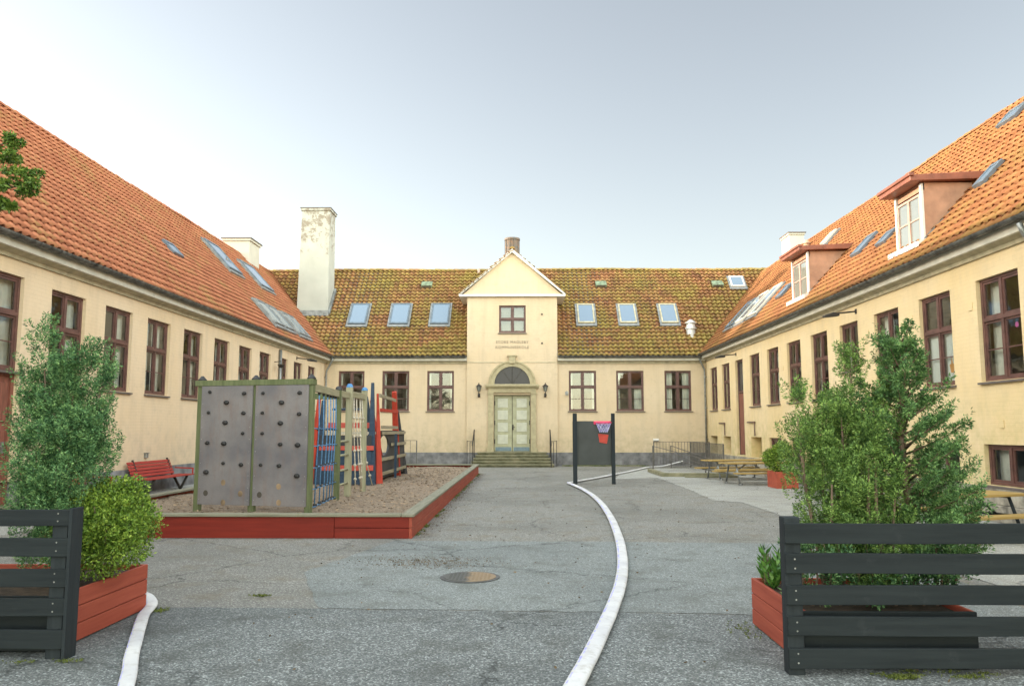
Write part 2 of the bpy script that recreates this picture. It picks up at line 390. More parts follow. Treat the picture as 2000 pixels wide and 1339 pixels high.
def leaf_mat(name, stops, rough=.6, nscale=12.0, trans=.15):
    n = NT(name); geo = n.node('ShaderNodeNewGeometry')
    rnd = geo.outputs['Random Per Island']; nz = n.rampf(n.noise(n.coord(), nscale, 3), .3, .7)
    f = n.math('ADD', n.math('MULTIPLY', rnd, .5), n.math('MULTIPLY', nz, .5))
    col = n.ramp(f, stops); n.base(col, rough, 0, .35)
    tr = n.node('ShaderNodeBsdfTranslucent'); n.L(col, tr.inputs['Color'])
    mx = n.node('ShaderNodeMixShader'); mx.inputs[0].default_value = trans
    n.L(n.b.outputs[0], mx.inputs[1]); n.L(tr.outputs[0], mx.inputs[2]); n.L(mx.outputs[0], n.n['Material Output'].inputs['Surface'])
    return n.m
JUNIPER = leaf_mat('juniper_leaves', [(.15, (.022,.065,.028)), (.5, (.085,.20,.075)), (.85, (.27,.45,.17))])
YEW = leaf_mat('yew_leaves', [(.15, (.03,.065,.016)), (.5, (.11,.21,.045)), (.85, (.33,.48,.12))])
BLUECYP = leaf_mat('cypress_leaves', [(.15, (.027,.068,.022)), (.5, (.09,.195,.06)), (.85, (.26,.42,.14))])
BOXLEAF = leaf_mat('box_leaves', [(.15, (.05,.10,.012)), (.5, (.13,.23,.03)), (.85, (.34,.45,.07))], .5)
LAUREL = leaf_mat('laurel_leaves', [(.15, (.035,.10,.02)), (.5, (.08,.20,.035)), (.85, (.18,.34,.07))], .4)
TREELEAF = leaf_mat('tree_leaves', [(.15, (.04,.09,.012)), (.5, (.10,.18,.03)), (.85, (.24,.32,.05))], .5)
MOSS = leaf_mat('moss_leaves', [(.15, (.05,.07,.015)), (.5, (.11,.14,.025)), (.85, (.22,.25,.06))], .8)
BARK = simple('bark', (.20,.135,.095), .9, var=.4, scale=8, bump=.6, stretch=(3,3,.6))

# ------------------------------------------------------------------ ground
def sheet(name, poly, z, mat, label=None):
    if name != 'ground':
        rr = random.Random(len(poly)); q = []
        for a, b in zip(poly, poly[1:]+poly[:1]):
            k = max(1, int(math.hypot(b[0]-a[0], b[1]-a[1])/.22))
            for i in range(k): q.append((a[0]+(b[0]-a[0])*i/k+rr.uniform(-.02,.02), a[1]+(b[1]-a[1])*i/k+rr.uniform(-.02,.02)))
        poly = q
    m = MB(); m.add([(x, y, z) for x, y in poly], [tuple(range(len(poly)))])
    o = m.build(name, mat, fix=False); o['kind'] = 'structure'; return o
sheet('ground', [(-400,-300),(400,-300),(400,600),(-400,600)], 0, ASPHALT)
sheet('asphalt', [(-8.9,-5),(8.3,-5),(8.3,6.6),(2.0,7.2),(-1.5,7.36),(-3.6,7.45),(-8.9,7.5)], .002, ASPHALT2)
sheet('asphalt_patch', [(-1.85,7.40),(-.3,7.33),(2.0,7.21),(4.5,7.12),(4.9,11.55),(1.5,11.75),(-1.9,11.82),(-2.5,9.2)], .004, ASPHALT_P)
sheet('paving', [(3.0,26.6),(4.55,27.3),(4.5,22.1),(4.35,18.6),(4.9,18.1),(4.86,14.9),(4.7,12.6),(4.9,9.0),(5.1,4.0),(8.25,4.0),(8.25,34.2),(5.2,34.2),(3.6,30.0)], .006, PAVE)
# raised strip along the left wing
o = MB().box(-9.14,-7.42,3,36.6,0,.13).build('pavement', PAVE, bevel=.01); o['kind'] = 'structure'
# gravelly strip at facade foot
tag(MB().box(-9.1,-2.75,36.05,36.69,0,.03).box(1.75,5.3,36.05,36.69,0,.03).build('verge', MOSSY), kind='structure')

# ------------------------------------------------------------------ building parts
def wall_openings(x0, x1, z0, z1, ops, name, mat, parent, y=0.0):
    """front face at y with real openings and reveals. ops: (xa, xb, za, zb, depth)"""
    xs = sorted({x0, x1, *[o[0] for o in ops], *[o[1] for o in ops]}); zs = sorted({z0, z1, *[o[2] for o in ops], *[o[3] for o in ops]})
    m = MB()
    for i in range(len(xs)-1):
        for j in range(len(zs)-1):
            cx = (xs[i]+xs[i+1])/2; cz = (zs[j]+zs[j+1])/2
            if any(o[0] < cx < o[1] and o[2] < cz < o[3] for o in ops): continue
            m.add([(xs[i],y,zs[j]),(xs[i+1],y,zs[j]),(xs[i+1],y,zs[j+1]),(xs[i],y,zs[j+1])], [(0,1,2,3)])
    for a, b, c, d, dp in ops:
        m.add([(a,y,c),(a,y,d),(a,y+dp,d),(a,y+dp,c)], [(0,1,2,3)]); m.add([(b,y,c),(b,y,d),(b,y+dp,d),(b,y+dp,c)], [(0,3,2,1)])
        m.add([(a,y,c),(b,y,c),(b,y+dp,c),(a,y+dp,c)], [(0,3,2,1)]); m.add([(a,y,d),(b,y,d),(b,y+dp,d),(a,y+dp,d)], [(0,1,2,3)])
    return m.build(name, mat, parent, fix=False)

WIN_CACHE = {}
def curtain_mesh(w, h, kind):
    m = MB()
    def fold(x0, x1, z0, z1, ph):
        n = max(6, int((x1-x0)/.035)); vs = []; 
        for i in range(n+1):
            x = x0 + (x1-x0)*i/n; y = .028*sin(i*1.9+ph) + .012*sin(i*.7+ph)
            vs += [(x, y, z0), (x, y, z1)]
        m.add(vs, [(2*i, 2*i+2, 2*i+3, 2*i+1) for i in range(n)])
    hw = w/2-.04
    if kind == 0: fold(-hw, -hw+w*.27, .02, h-.03, 0); fold(hw-w*.27, hw, .02, h-.03, 1)
    elif kind == 1: fold(-hw, -hw+w*.40, .02, h-.03, 2); fold(hw-w*.33, hw, .02, h-.03, 1)
    elif kind == 2: fold(-hw, hw, .02, h*.60, 0); fold(-hw, -hw+w*.2, h*.6, h-.03, 0)
    elif kind == 3: fold(-hw, -hw+w*.16, .02, h-.03, 0); fold(hw-w*.42, hw, .02, h-.03, 1)
    elif kind == 5: fold(-hw, -hw+w*.12, .02, h-.03, 0); fold(hw-w*.30, hw, .02, h*.55, 1)
    else: fold(-hw, -hw+w*.11, .02, h-.03, 0); fold(hw-w*.11, hw, .02, h-.03, 1)
    return m
def make_window(parent, xc, z0, w, h, kind=0, bars=True, split=.6, rec=.07, y=0, mull=True, sill=True, curtain=True, mat=None, blind=False):
    """window > sash, pane, sill, curtain; origin bottom centre on the wall face"""
    key = (round(w,2), round(h,2), kind, bars, split, rec, mull, sill, curtain, blind)
    if key not in WIN_CACHE:
        fr = MB(); hw = w/2; t = .055; ya, yb = rec, rec+.09
        fr.box(-hw, -hw+t, ya, yb, 0, h); fr.box(hw-t, hw, ya, yb, 0, h)
        fr.box(-hw+t, hw-t, ya, yb, 0, t); fr.box(-hw+t, hw-t, ya, yb, h-t, h)
        zt = h*split
        if split: fr.box(-hw+t, hw-t, ya-.012, yb, zt-.035, zt+.035)
        if mull:
            segs = [(t, zt-.035), (zt+.035, h-t)] if split else [(t, h-t)]
            for a, b in segs: fr.box(-.035, .035, ya-.004, yb, a, b)
        win = fr.build('window', RED_WOOD, None, bevel=.004)
        sa = MB(); gl = MB()
        cols = [(-hw+t, -.035), (.035, hw-t)] if mull else [(-hw+t, hw-t)]
        rows = [(t, zt-.035), (zt+.035, h-t)] if split else [(t, h-t)]
        s = .038
        for x0, x1 in cols:
            for k, (a, b) in enumerate(rows):
                x0_, x1_, a_, b_ = x0+.003, x1-.003, a+.003, b-.003
                sa.box(x0_, x0_+s, ya+.018, ya+.06, a_, b_); sa.box(x1_-s, x1_, ya+.018, ya+.06, a_, b_)
                sa.box(x0_+s, x1_-s, ya+.018, ya+.06, a_, a_+s); sa.box(x0_+s, x1_-s, ya+.018, ya+.06, b_-s, b_)
                if bars and k == 0: sa.box(x0_+s, x1_-s, ya+.026, ya+.05, (a+b)/2-.011, (a+b)/2+.011)
                gl.add([(x0_+s, ya+.040, a_+s), (x1_-s, ya+.040, a_+s), (x1_-s, ya+.040, b_-s), (x0_+s, ya+.040, b_-s)], [(0,1,2,3)])
        sa.build('sash', RED_WOOD, win); gl.build('pane', GLASS, win, fix=False)
        if sill: MB().prism([(-.06,-.05),(-.06,-.015),(.08,0),(.08,-.05)], 'x', -hw-.05, hw+.05).build('sill', SILL, win)
        if curtain: 
            c = curtain_mesh(w, h, kind).build('curtain', CURTAIN, win, fix=False, smooth=True); c.location = (0, rec+.17, 0)
        if blind: MB().box(-hw+.04, hw-.04, rec+.10, rec+.105, .04, h*.58).build('blind', BLIND, win)
        WIN_CACHE[key] = win; o = win
    else: o = copy_tree(WIN_CACHE[key])
    o.parent = parent; o.location = (xc, y, z0); return o

TW, TC = .235, .27
def tile_slope(name, u0, u1, length, mat, parent, loc, rot, res=7, seed=0, hole=None, lip=.055, gap=.03):
    """pantile slope as real relief, in its own plane: x along the eave, y up the slope"""
    nt_ = int(round((u1-u0)/TW)); nu = nt_*res+1; nc = int(math.ceil(length/TC))
    u = u0 + np.arange(nu)*TW/res; ph = (u/TW) % 1.0
    prof = np.where(ph < .60, (.062 if hole else .050)*np.sin(pi*np.clip(ph/.60,0,1))**.8, -.018*np.sin(pi*(ph-.60)/.40))
    r = np.random.default_rng(seed); ti = np.clip(((u-u0)/TW).astype(int), 0, nt_)
    rows = []
    sag = .02*np.sin(u*.55+seed) + .014*np.sin(u*1.7+seed*2)
    for k in range(nc):
        jit = (r.random(nt_+1)-.5)*.012; js = (r.random(nt_+1)-.5)*.02
        lift = jit[ti]
        s0, s1 = k*TC, min((k+1)*TC, length)
        low = np.stack([u, np.full(nu, s0 + .035), prof*1.0 + sag*.6 - gap], 1)
        a = np.stack([u, s0 + js[ti]*.6 - .03, prof + lip + lift + sag*.6], 1)
        b = np.stack([u, np.full(nu, s1+.035), prof - gap + lift*.3 + sag*.6], 1)
        rows += [low, a, b]
    V = np.concatenate(rows); nr = len(rows); F = []
    i = np.arange(nu-1)
    for rr in range(nr-1):
        if rr % 3 == 2: continue
        if hole and (rr//3)*TC < hole[2]:
            keep = i[(u[:-1] < hole[0]) | (u[:-1] > hole[1])]
            F.append(np.stack([rr*nu+keep, rr*nu+keep+1, (rr+1)*nu+keep+1, (rr+1)*nu+keep], 1)); continue
        F.append(np.stack([rr*nu+i, rr*nu+i+1, (rr+1)*nu+i+1, (rr+1)*nu+i], 1))
    o = np_mesh(name, V, np.concatenate(F), mat, parent); o.location = loc; o.rotation_euler = rot
    # underlay so nothing shines through
    return o

def roof(root, x0, x1, eave_y, eave_z, half, rise, mat, seed, hole=None):
    ang = math.atan2(rise, half); ln = math.hypot(half, rise)
    r = tile_slope('roof', x0, x1, ln, mat, root, (0, eave_y, eave_z), (ang, 0, 0), seed=seed, hole=hole, lip=.055 if hole else .036, gap=.03 if hole else .010)
    n = int((x1-x0)/TW)
    # far slope faces away: plain relief is enough
    b = tile_slope('rear_roof', -x1, -x0, ln, mat, root, (0, eave_y+2*half, eave_z), (ang, 0, pi), res=4, seed=seed+1)
    u = MB(); 
    for a, b in ([(x0, x1)] if not hole else [(x0, hole[0]), (hole[1], x1)]):
        u.add([(a, eave_y, eave_z-.04), (b, eave_y, eave_z-.04), (b, eave_y+half, eave_z+rise-.04), (a, eave_y+half, eave_z+rise-.04)], [(0,1,2,3)])
    u.add([(x0, eave_y+half, eave_z+rise-.04), (x1, eave_y+half, eave_z+rise-.04), (x1, eave_y+2*half, eave_z-.04), (x0, eave_y+2*half, eave_z-.04)], [(0,1,2,3)])
    u.build('roof_underlay', SILL, root, fix=False)
    m = MB(); x = x0; rr = random.Random(seed)
    yr, zr = eave_y+half, eave_z+rise
    while x < x1:
        dz = rr.uniform(-.012, .012); n_ = 8; o = len(m.v); L_ = .37
        for xx, ra in ((x, .125), (x+L_, .105)):
            for k in range(n_+1):
                t = pi*k/n_; m.v.append((xx, yr-cos(t)*ra, zr-.03+sin(t)*ra*.9+dz+.02*sin(x*.55)))
        for k in range(n_): m.f.append((o+k, o+k+1, o+n_+2+k, o+n_+1+k))
        m.f.append(tuple(o+k for k in range(n_+1)))
        x += .34
    m.build('ridge_tiles', mat, root, fix=False)
    return ang, ln

def eaves(root, x0, x1, eave_y, eave_z, skip=None):
    segs = [(x0, x1)] if not skip else [(x0, skip[0]), (skip[1], x1)]
    c = MB(); g = MB(); br = MB(); mo = MB()
    for a, b in segs:
        c.box(a, b, eave_y+.06, .0, eave_z-.22, eave_z-.055)
        mo.prism([(eave_y+.13, eave_z-.22), (0, eave_z-.22), (0, eave_z-.34), (-.05, eave_z-.34), (-.06, eave_z-.27)], 'x', a, b)
        # half round gutter
        n = 8; r = .075; cy, cz = eave_y-.045, eave_z-.015; o = len(g.v)
        k_ = max(2, int((b-a)/3))
        for i in range(k_+1):
            xx = a+(b-a)*i/k_; dz = .006*sin(xx*1.3)
            for k in range(n+1):
                t = pi+pi*k/n; g.v.append((xx, cy+cos(t)*r, cz+sin(t)*r+dz))
            for k in range(n+1):
                t = pi+pi*(n-k)/n; g.v.append((xx, cy+cos(t)*(r-.006), cz+sin(t)*(r-.006)+dz))
        q = 2*(n+1)
        for i in range(k_):
            for k in range(q): g.f.append((o+i*q+k, o+i*q+(k+1) % q, o+(i+1)*q+(k+1) % q, o+(i+1)*q+k))
        xx = a+.3
        while xx < b-.1:
            o = len(br.v)
            for dx in (0, .03):
                for k in range(n+1):
                    t = pi+pi*k/n; br.v.append((xx+dx, cy+cos(t)*(r+.012), cz+sin(t)*(r+.012)))
                for k in range(n+1):
                    t = pi+pi*(n-k)/n; br.v.append((xx+dx, cy+cos(t)*(r+.001), cz+sin(t)*(r+.001)))
            for k in range(q): br.f.append((o+k, o+(k+1) % q, o+q+(k+1) % q, o+q+k))
            xx += .62
    c.build('cornice', TRIM, root); mo.build('cornice_moulding', TRIM_MOULD, root)
    g.add(br.v, br.f); g.build('gutter', ZINC, root, smooth=False)

def on_slope(root, eave_y, eave_z, ang, x, s, lift=0):
    return Matrix.Translation((x, eave_y+s*cos(ang)-lift*sin(ang), eave_z+s*sin(ang)+lift*cos(ang)))
def skylight(root, E, x0, x1, s0, s1, frame=None, glass=None, flash=True, name='skylight', apron=None, H=.13):
    """E = (eave_y, eave_z, ang); a roof window standing proud of the tiles"""
    ey, ez, ang = E; frame = frame or BLUEZ; w = x1-x0; h = s1-s0
    m = MB(); t = .07
    m.box(0, t, 0, h, 0, H); m.box(w-t, w, 0, h, 0, H); m.box(t, w-t, 0, t*1.3, 0, H); m.box(t, w-t, h-t*1.3, h, 0, H)
    lf = .045 if H > .1 else .05; p = (x0, ey+s0*cos(ang)-lf*sin(ang), ez+s0*sin(ang)+lf*cos(ang))
    sk = m.build(name, frame, root, p, (ang,0,0), bevel=.008)
    MB().box(t, w-t, t*1.3, h-t*1.3, .05, H-.02).build('pane', glass or SKYGLASS, sk)
    if flash:
        f = MB(); q = .09
        f.box(-q, 0, -.02, h+.06, 0, .075); f.box(w, w+q, -.02, h+.06, 0, .075); f.box(0, w, h, h+.06, 0, .075)
        f.box(-q, w+q, -.17, -.02, 0, .078)
        f.build('flashing', apron or LEAD, sk)
    return sk
def roof_vent(root, E, x, s, w=.5, h=.42, mat=None):
    ey, ez, ang = E
    m = MB(); m.prism([(0,.05),(h,.05),(h,.10),(.05,.20),(0,.20)], 'x', 0, w)
    v = m.build('roof_vent', mat or LEAD, root, (x-w/2, ey+s*cos(ang), ez+s*sin(ang)), (ang,0,0), bevel=.01)
    MB().box(.05, w-.05, -.004, .0, .08, .17).build('vent_grille', SILL, v)

def room(root, x0, x1, depth=3.2):
    m = MB()
    m.add([(x0,depth,0),(x1,depth,0),(x1,depth,4.7),(x0,depth,4.7)], [(0,1,2,3)])
    m.add([(x0,.35,1.5),(x1,.35,1.5),(x1,depth,1.5),(x0,depth,1.5)], [(0,1,2,3)])
    m.add([(x0,.02,4.55),(x1,.02,4.55),(x1,depth,4.55),(x0,depth,4.55)], [(0,1,2,3)])
    x = x0+3.1
    while x < x1:
        m.add([(x,.3,0),(x,depth,0),(x,depth,4.55),(x,.3,4.55)], [(0,1,2,3)]); x += 6.2
    m.build('interior_walls', ROOM, root, fix=False)

def downpipe(root, x, ytop, ztop, side=1):
    m = MB(); r = .045
    m.tube([(x, ytop, ztop), (x, ytop, ztop-.12), (x+.02*side, ytop*.75, ztop-.3), (x+.10*side, -.09, ztop-.62), (x+.10*side, -.08, ztop-.8), (x+.10*side, -.08, .25), (x+.10*side, -.16, .14)], r, 10)
    p = m.build('downpipe', PIPE, root, smooth=True)
    b = MB()
    for z in (1.2, 2.6, 4.0): b.box(x+.10*side-.06, x+.10*side+.06, -.13, 0, z, z+.03)
    b.build('pipe_clips', PIPE, p)
    return p

D = 36.7
# =================================================================== MAIN BUILDING
main = thing('school_building', 'central yellow schoolhouse with mossy roof, gabled portal and arched green double door', 'building', (0, D, 0))
W_H, SILLZ, HD = 1.85, 2.48, 4.33
mw = [(-8.55,-7.35,4), (-6.52,-5.27,4), (-4.44,-3.20,4), (2.10,3.36,4), (4.28,5.54,5), (6.50,7.72,0)]
ops = [(a, b, SILLZ, HD, .16) for a, b, _ in mw]
wall_openings(-9.2, -2.6, .6, 4.80, [o for o in ops if o[0] < -3], 'wall', PL_MAIN, main)
wall_openings(1.58, 8.45, .6, 4.80, [o for o in ops if o[0] > 0], 'wall', PL_MAIN, main)
for a, b, k in mw: make_window(main, (a+b)/2, SILLZ, b-a, W_H, k)
for a, b in ((-9.2,-2.62), (1.60,8.45)): MB().box(a, b,-.03,.2,0,.6).build('plinth', PLINTH, main)
room(main, -9.2, 8.4, 3.5)
# portal block
PW0, PW1, PC = -2.60, 1.58, -.51
pops = [(PC-.84, PC+.84, .62, 3.22, .30), (-1.12, .12, 6.09, 7.37, .16)]
pw = wall_openings(PW0, PW1, .6, 7.82, pops, 'portal_wall', PL_MAIN, main, y=-.10)
m = MB(); m.add([(PC-2.40,-.101,7.80),(PC+2.40,-.101,7.80),(PC,-.101,9.90)], [(0,1,2)])
m.add([(PW0,-.10,.6),(PW0,3,.6),(PW0,3,7.9),(PW0,-.10,7.9)], [(0,1,2,3)]); m.add([(PW1,-.10,.6),(PW1,3,.6),(PW1,3,7.9),(PW1,-.10,7.9)], [(0,3,2,1)])
m.build('gable_wall', PL_MAIN, main, fix=False)
for a, b in ((PW0-.02,PC-1.2), (PC+1.2,PW1+.02)): MB().box(a, b,-.14,.2,0,.6).build('plinth', PLINTH, main)
make_window(main, -.50, 6.09, 1.24, 1.28, 0, bars=False, split=.5, y=-.10, curtain=False)
MB().box(-1.3,.3,.25,.3,5.9,7.6).build('window_backing', ROOM, main)
MB().box(PW0+.02, PW1-.02, -.118, -.10, 4.70, 4.735).build('string_course', TRIM_MOULD, main)
# door surround
m = MB()
for s in (-1, 1):
    xa, xb = sorted((PC+s*.86, PC+s*1.10)); m.box(xa, xb, -.22, -.10, .80, 3.24)
    xa, xb = sorted((PC+s*.84, PC+s*1.16)); m.box(xa, xb, -.25, -.10, .62, .80)
    xa, xb = sorted((PC+s*.85, PC+s*1.13)); m.box(xa, xb, -.245, -.10, 3.24, 3.32)
m.box(PC-1.10, PC+1.10, -.215, -.10, 3.32, 3.52)
m.prism([(-.10,3.52),(-.26,3.52),(-.30,3.60),(-.36,3.60),(-.36,3.68),(-.10,3.72)], 'x', PC-1.22, PC+1.22)
su = m.build('door_surround', STONE, main, bevel=.008)
def ring(m, c, r0, r1, y0, y1, n=28):
    o = len(m.v)
    for i in range(n+1):
        t = pi*i/n
        for r, y in ((r0, y0), (r1, y0), (r1, y1), (r0, y1)): m.v.append((c[0]+r*cos(t), y, c[1]+r*sin(t)))
    for i in range(n):
        for k in range(4): m.f.append((o+i*4+k, o+i*4+(k+1) % 4, o+(i+1)*4+(k+1) % 4, o+(i+1)*4+k))
    m.f.append((o, o+1, o+2, o+3)); m.f.append((o+n*4, o+n*4+3, o+n*4+2, o+n*4+1))
m = MB(); ring(m, (PC, 3.70), .82, 1.02, -.19, -.10); ring(m, (PC, 3.70), 1.02, 1.09, -.235, -.10)
m.build('arch_moulding', STONE, main, smooth=False)
MB().prism([(PC-.13,4.66),(PC+.13,4.66),(PC+.17,4.98),(PC-.17,4.98)], 'y', -.27, -.10).box(PC-.22, PC+.22, -.30, -.10, 4.98, 5.04).build('keystone', STONE, main, bevel=.006)
m = MB(); o = len(m.v); n = 28
m.add([(PC+.83*cos(pi*i/n), -.108, 3.70+.83*sin(pi*i/n)) for i in range(n+1)], [tuple(range(n+1))])
lun = m.build('fanlight', LUNETTE, main, fix=False)
m = MB(); m.box(PC-.015, PC+.015, -.13, -.111, 3.71, 4.50)
for t in (55, 125): m.bar((PC, -.12, 3.72), (PC+.8*cos(R(t)), -.12, 3.72+.8*sin(R(t))), .016, .016)
m.build('fanlight_bars', IRON, lun)
# door leaves
for s in (-1, 1):
    m = MB(); a, b = (PC-.82, PC-.012) if s < 0 else (PC+.012, PC+.82)
    m.box(a, b, .10, .15, .64, 3.20); lf = m.build('door', DOORGREEN, main, bevel=.004)
    m = MB(); xm = (a+b)/2 + s*.02; pw_ = .235
    for k in range(4):
        z0 = .98 + k*.555; m.box(xm-pw_, xm+pw_, .082, .10, z0, z0+.42)
    m.build('door_panels', DOORPANEL, lf, bevel=.012)
    MB().box(a+.05, b-.03, .09, .10, .66, .84).build('kick_plate', KICK, lf)
    m = MB()
    for z in (1.0, 1.85, 2.75): m.box(*( (a-.005, a+.035) if s < 0 else (b-.035, b+.005)), .075, .10, z, z+.2)
    m.build('hinge', IRON, lf)
    if s > 0: MB().box(a-.01, a+.05, .06, .10, 1.62, 1.86).tube([(a+.02,.05,1.76),(a+.12,.04,1.76)], .012, 6).build('handle', IRON, lf)
# pediment
sl_ = (9.90-7.80)/(PC-(-2.98))
m = MB(); m.box(-2.98, 1.96, -.26, -.10, 7.77, 7.87)
for s in (-1, 1):
    e = (PC+s*2.50, 7.87); a = (PC, 10.02); dx, dz = a[0]-e[0], a[1]-e[1]; L_ = math.hypot(dx, dz); nx, nz = -dz/L_, dx/L_
    if nz < 0: nx, nz = -nx, -nz
    w = .125
    poly = [(e[0], e[1]), (a[0], a[1]), (a[0], a[1]-w/nz*1.0), (e[0]+ (dx/L_)*w*1.1, e[1])]
    m.prism(poly, 'y', -.265-.002*s, -.10)
m.build('pediment', WHITEPAINT, main, bevel=.006)
for s in (-1, 1):
    e = Vector((PC+s*2.42, 7.92)); a = Vector((PC, 9.97)); ln = (a-e).length; an = math.atan2(a.y-e.y, abs(a.x-e.x))
    # portal roof: slopes run across x; ridge runs into the main roof
    t = tile_slope('portal_roof', 0, 4.4, ln, TILE_M, main, (0,0,0), (0,0,0), res=5, seed=40+s)
    if s < 0: M = Matrix(((0, cos(an), -sin(an), e.x), (-1, 0, 0, 4.14), (0, sin(an), cos(an), e.y), (0,0,0,1)))
    else: M = Matrix(((0, -cos(an), sin(an), e.x), (1, 0, 0, -.25), (0, sin(an), cos(an), e.y), (0,0,0,1)))
    t.matrix_basis = M
m = MB()
x = -.28
while x < 3.9:
    o = len(m.v)
    for xx, ra in ((x, .12), (x+.37, .10)):
        for k in range(9):
            t = pi*k/8; m.v.append((PC-cos(t)*ra, xx, 10.02+sin(t)*ra*.9))
    for k in range(8): m.f.append((o+k, o+k+1, o+10+k, o+9+k))
    m.f.append(tuple(o+k for k in range(9))); x += .34
m.build('portal_ridge_tiles', TILE_M, main, fix=False)
for a, b in ((PW0-.36, PW0-.002), (PW1+.002, PW1+.36)): MB().box(a, b, -.098, 2.6, 7.75, 7.90).build('soffit', WHITEPAINT, main)
# chimney cowl above the portal
m = MB(); cy = 4.3
m.cyl((-.57, cy), .38, 10.25, 10.42, 20, .36); m.cyl((-.57, cy), .36, 10.42, 11.5, 20); m.cyl((-.57, cy), .41, 11.5, 11.6, 20)
cw = m.build('chimney_cowl', RUST, main)
m = MB()
for k in range(10):
    t = 2*pi*k/10; m.box(-.57+.37*cos(t)-.02, -.57+.37*cos(t)+.02, cy+.37*sin(t)-.02, cy+.37*sin(t)+.02, 10.4, 11.5)
m.build('cowl_ribs', RUST, cw)
ang_m, ln_m = roof(main, -13.44, 12.72, -.30, 5.0, 4.52, 4.92, TILE_M, 3, hole=(PW0-.02, PW1+.0, 3.2))
EM = (-.30, 5.0, ang_m)
eaves(main, -9.1, 8.4, -.30, 5.0, skip=(PW0-.01, PW1+.01))
for (a, b) in ((-8.42,-7.57), (-6.43,-5.54), (-4.46,-3.59)): skylight(main, EM, a, b, 2.15, 3.70)
for (a, b) in ((2.63,3.44), (4.64,5.45), (6.63,7.43)): skylight(main, EM, a, b, 2.18, 3.63, frame=TRIM_MOULD, apron=LEAD)
skylight(main, EM, 10.50, 11.20, 5.03, 5.88, frame=WHITEPAINT)
for x in (-4.9, 3.95, 9.85): roof_vent(main, EM, x, 5.1, .55, .48, COPPER if False else simple('verdigris_vent%d' % int(x+9), (.22,.28,.18), .8, var=.4))
# pipes and stubs
MB().tube([(-2.30, 4.0, 8.9), (-2.30, 4.0, 9.95)], .07, 10).build('vent_pipe', simple('clay_pipe', (.42,.30,.24), .7), main, smooth=True)
# white ventilation hood near the right valley
m = MB(); hy, hz = .75, 6.1
m.prism([(hy-.55,5.28),(hy+.25,6.1),(hy+.25,6.2),(hy-.6,5.36)], 'x', 7.55, 8.30)
m.cyl((7.92, hy), .21, 5.7, 6.35, 18); m.cyl((7.92, hy), .27, 6.35, 6.42, 18); m.cyl((7.92, hy), .22, 6.42, 6.62, 18, .20); m.cyl((7.92, hy), .27, 6.62, 6.66, 18); m.cyl((7.92, hy), .26, 6.66, 6.80, 18, .06)
m.build('ventilation_hood', simple('white_metal', (.62,.62,.60), .4, metal=.3, var=.15), main)
# tall chimney: stands on the lower roof, front face near y=1.85
m = MB(); m.add([(-11.12,1.75,6.6),(-9.56,1.75,6.6),(-9.56,3.0,6.6),(-11.12,3.0,6.6),(-10.98,1.78,12.45),(-9.60,1.78,12.45),(-9.60,3.0,12.45),(-10.98,3.0,12.45)], [(0,3,2,1),(4,5,6,7),(0,1,5,4),(1,2,6,5),(2,3,7,6),(3,0,4,7)])
m.box(-11.04,-9.54,1.72,3.06,12.45,12.56)
ch = m.build('chimney', CHIM, main, bevel=.01)
MB().box(-11.06,-9.52,1.70,3.08,12.56,12.60).build('chimney_cap', SILL, ch)
MB().box(-11.2,-9.5,1.60,1.75,7.15,7.42).bar((-9.50,1.7,7.2),(-9.50,3.0,8.65),.10,.22).build('chimney_flashing', LEAD, ch)
# facade inscription
for txt, z, wd in (('STORE MAGLEBY', 5.60, 1.50), ('KOMMUNESKOLE', 5.36, 1.53)):
    cu = bpy.data.curves.new('inscription', 'FONT'); cu.body = txt; cu.size = .20; cu.extrude = .006; cu.align_x = 'CENTER'; cu.space_character = 1.2
    to = bpy.data.objects.new('inscription_tmp', cu); COL.objects.link(to); bpy.context.view_layer.update()
    me = bpy.data.meshes.new_from_object(to); s = wd/to.dimensions.x
    bpy.data.objects.remove(to)
    ob = bpy.data.objects.new('inscription', me); COL.objects.link(ob); ob.parent = main
    me.materials.clear(); me.materials.append(simple('letter_paint', (.20,.16,.12), .6))
    ob.location = (PC, -.106, z); ob.rotation_euler = (pi/2, 0, 0); ob.scale = (s, min(s, 1.0), 1)
# iron wall anchors
for x, z in ((.87,6.95), (.87,5.6)): MB().box(x-.035, x+.035, -.13, -.10, z-.035, z+.035).build('wall_anchor', IRON, main)
downpipe(main, -8.92, -.33, 4.92, -1) if False else None

# =================================================================== RIGHT WING  (local x = D - Y)
right = thing('school_building', 'right school wing with orange tiled roof, two dormers and yellow wall', 'building', (8.4, D, 0), -pi/2)
def rx(Y): return D - Y
XE = 43.0
rw = [(13.43,14.70,0), (15.60,16.84,2), (17.77,19.02,1), (21.98,23.24,3), (24.12,25.36,0), (26.22,27.45,1), (28.36,29.58,3), (32.50,33.72,0), (34.60,35.85,1), (11.30,12.55,1), (9.2,10.45,3), (7.05,8.3,0), (4.9,6.15,1)]
ops = []
for a, b, k in rw: ops.append((rx(b), rx(a), SILLZ, HD+.02, .16))
ops.append((rx(21.10), rx(19.95), 3.12, HD+.02, .16))       # shorter window
ops.append((rx(31.60), rx(30.52), .66, HD, .22))            # tall door
base_w = [(13.42,14.76), (15.6,16.84), (17.75,19.0), (19.9,21.1), (21.98,23.24), (24.12,25.36), (26.2,27.5), (11.3,12.55), (9.2,10.45)]
niche = [(28.38,29.70), (32.58,33.78), (34.83,36.05)]
for a, b in base_w: ops.append((rx(b), rx(a), .63, 1.35, .16))
for a, b in niche: ops.append((rx(b), rx(a), .63, 1.36, .42))
wall_openings(0, XE, .60, 4.86, ops, 'wall', PL_RIGHT, right)
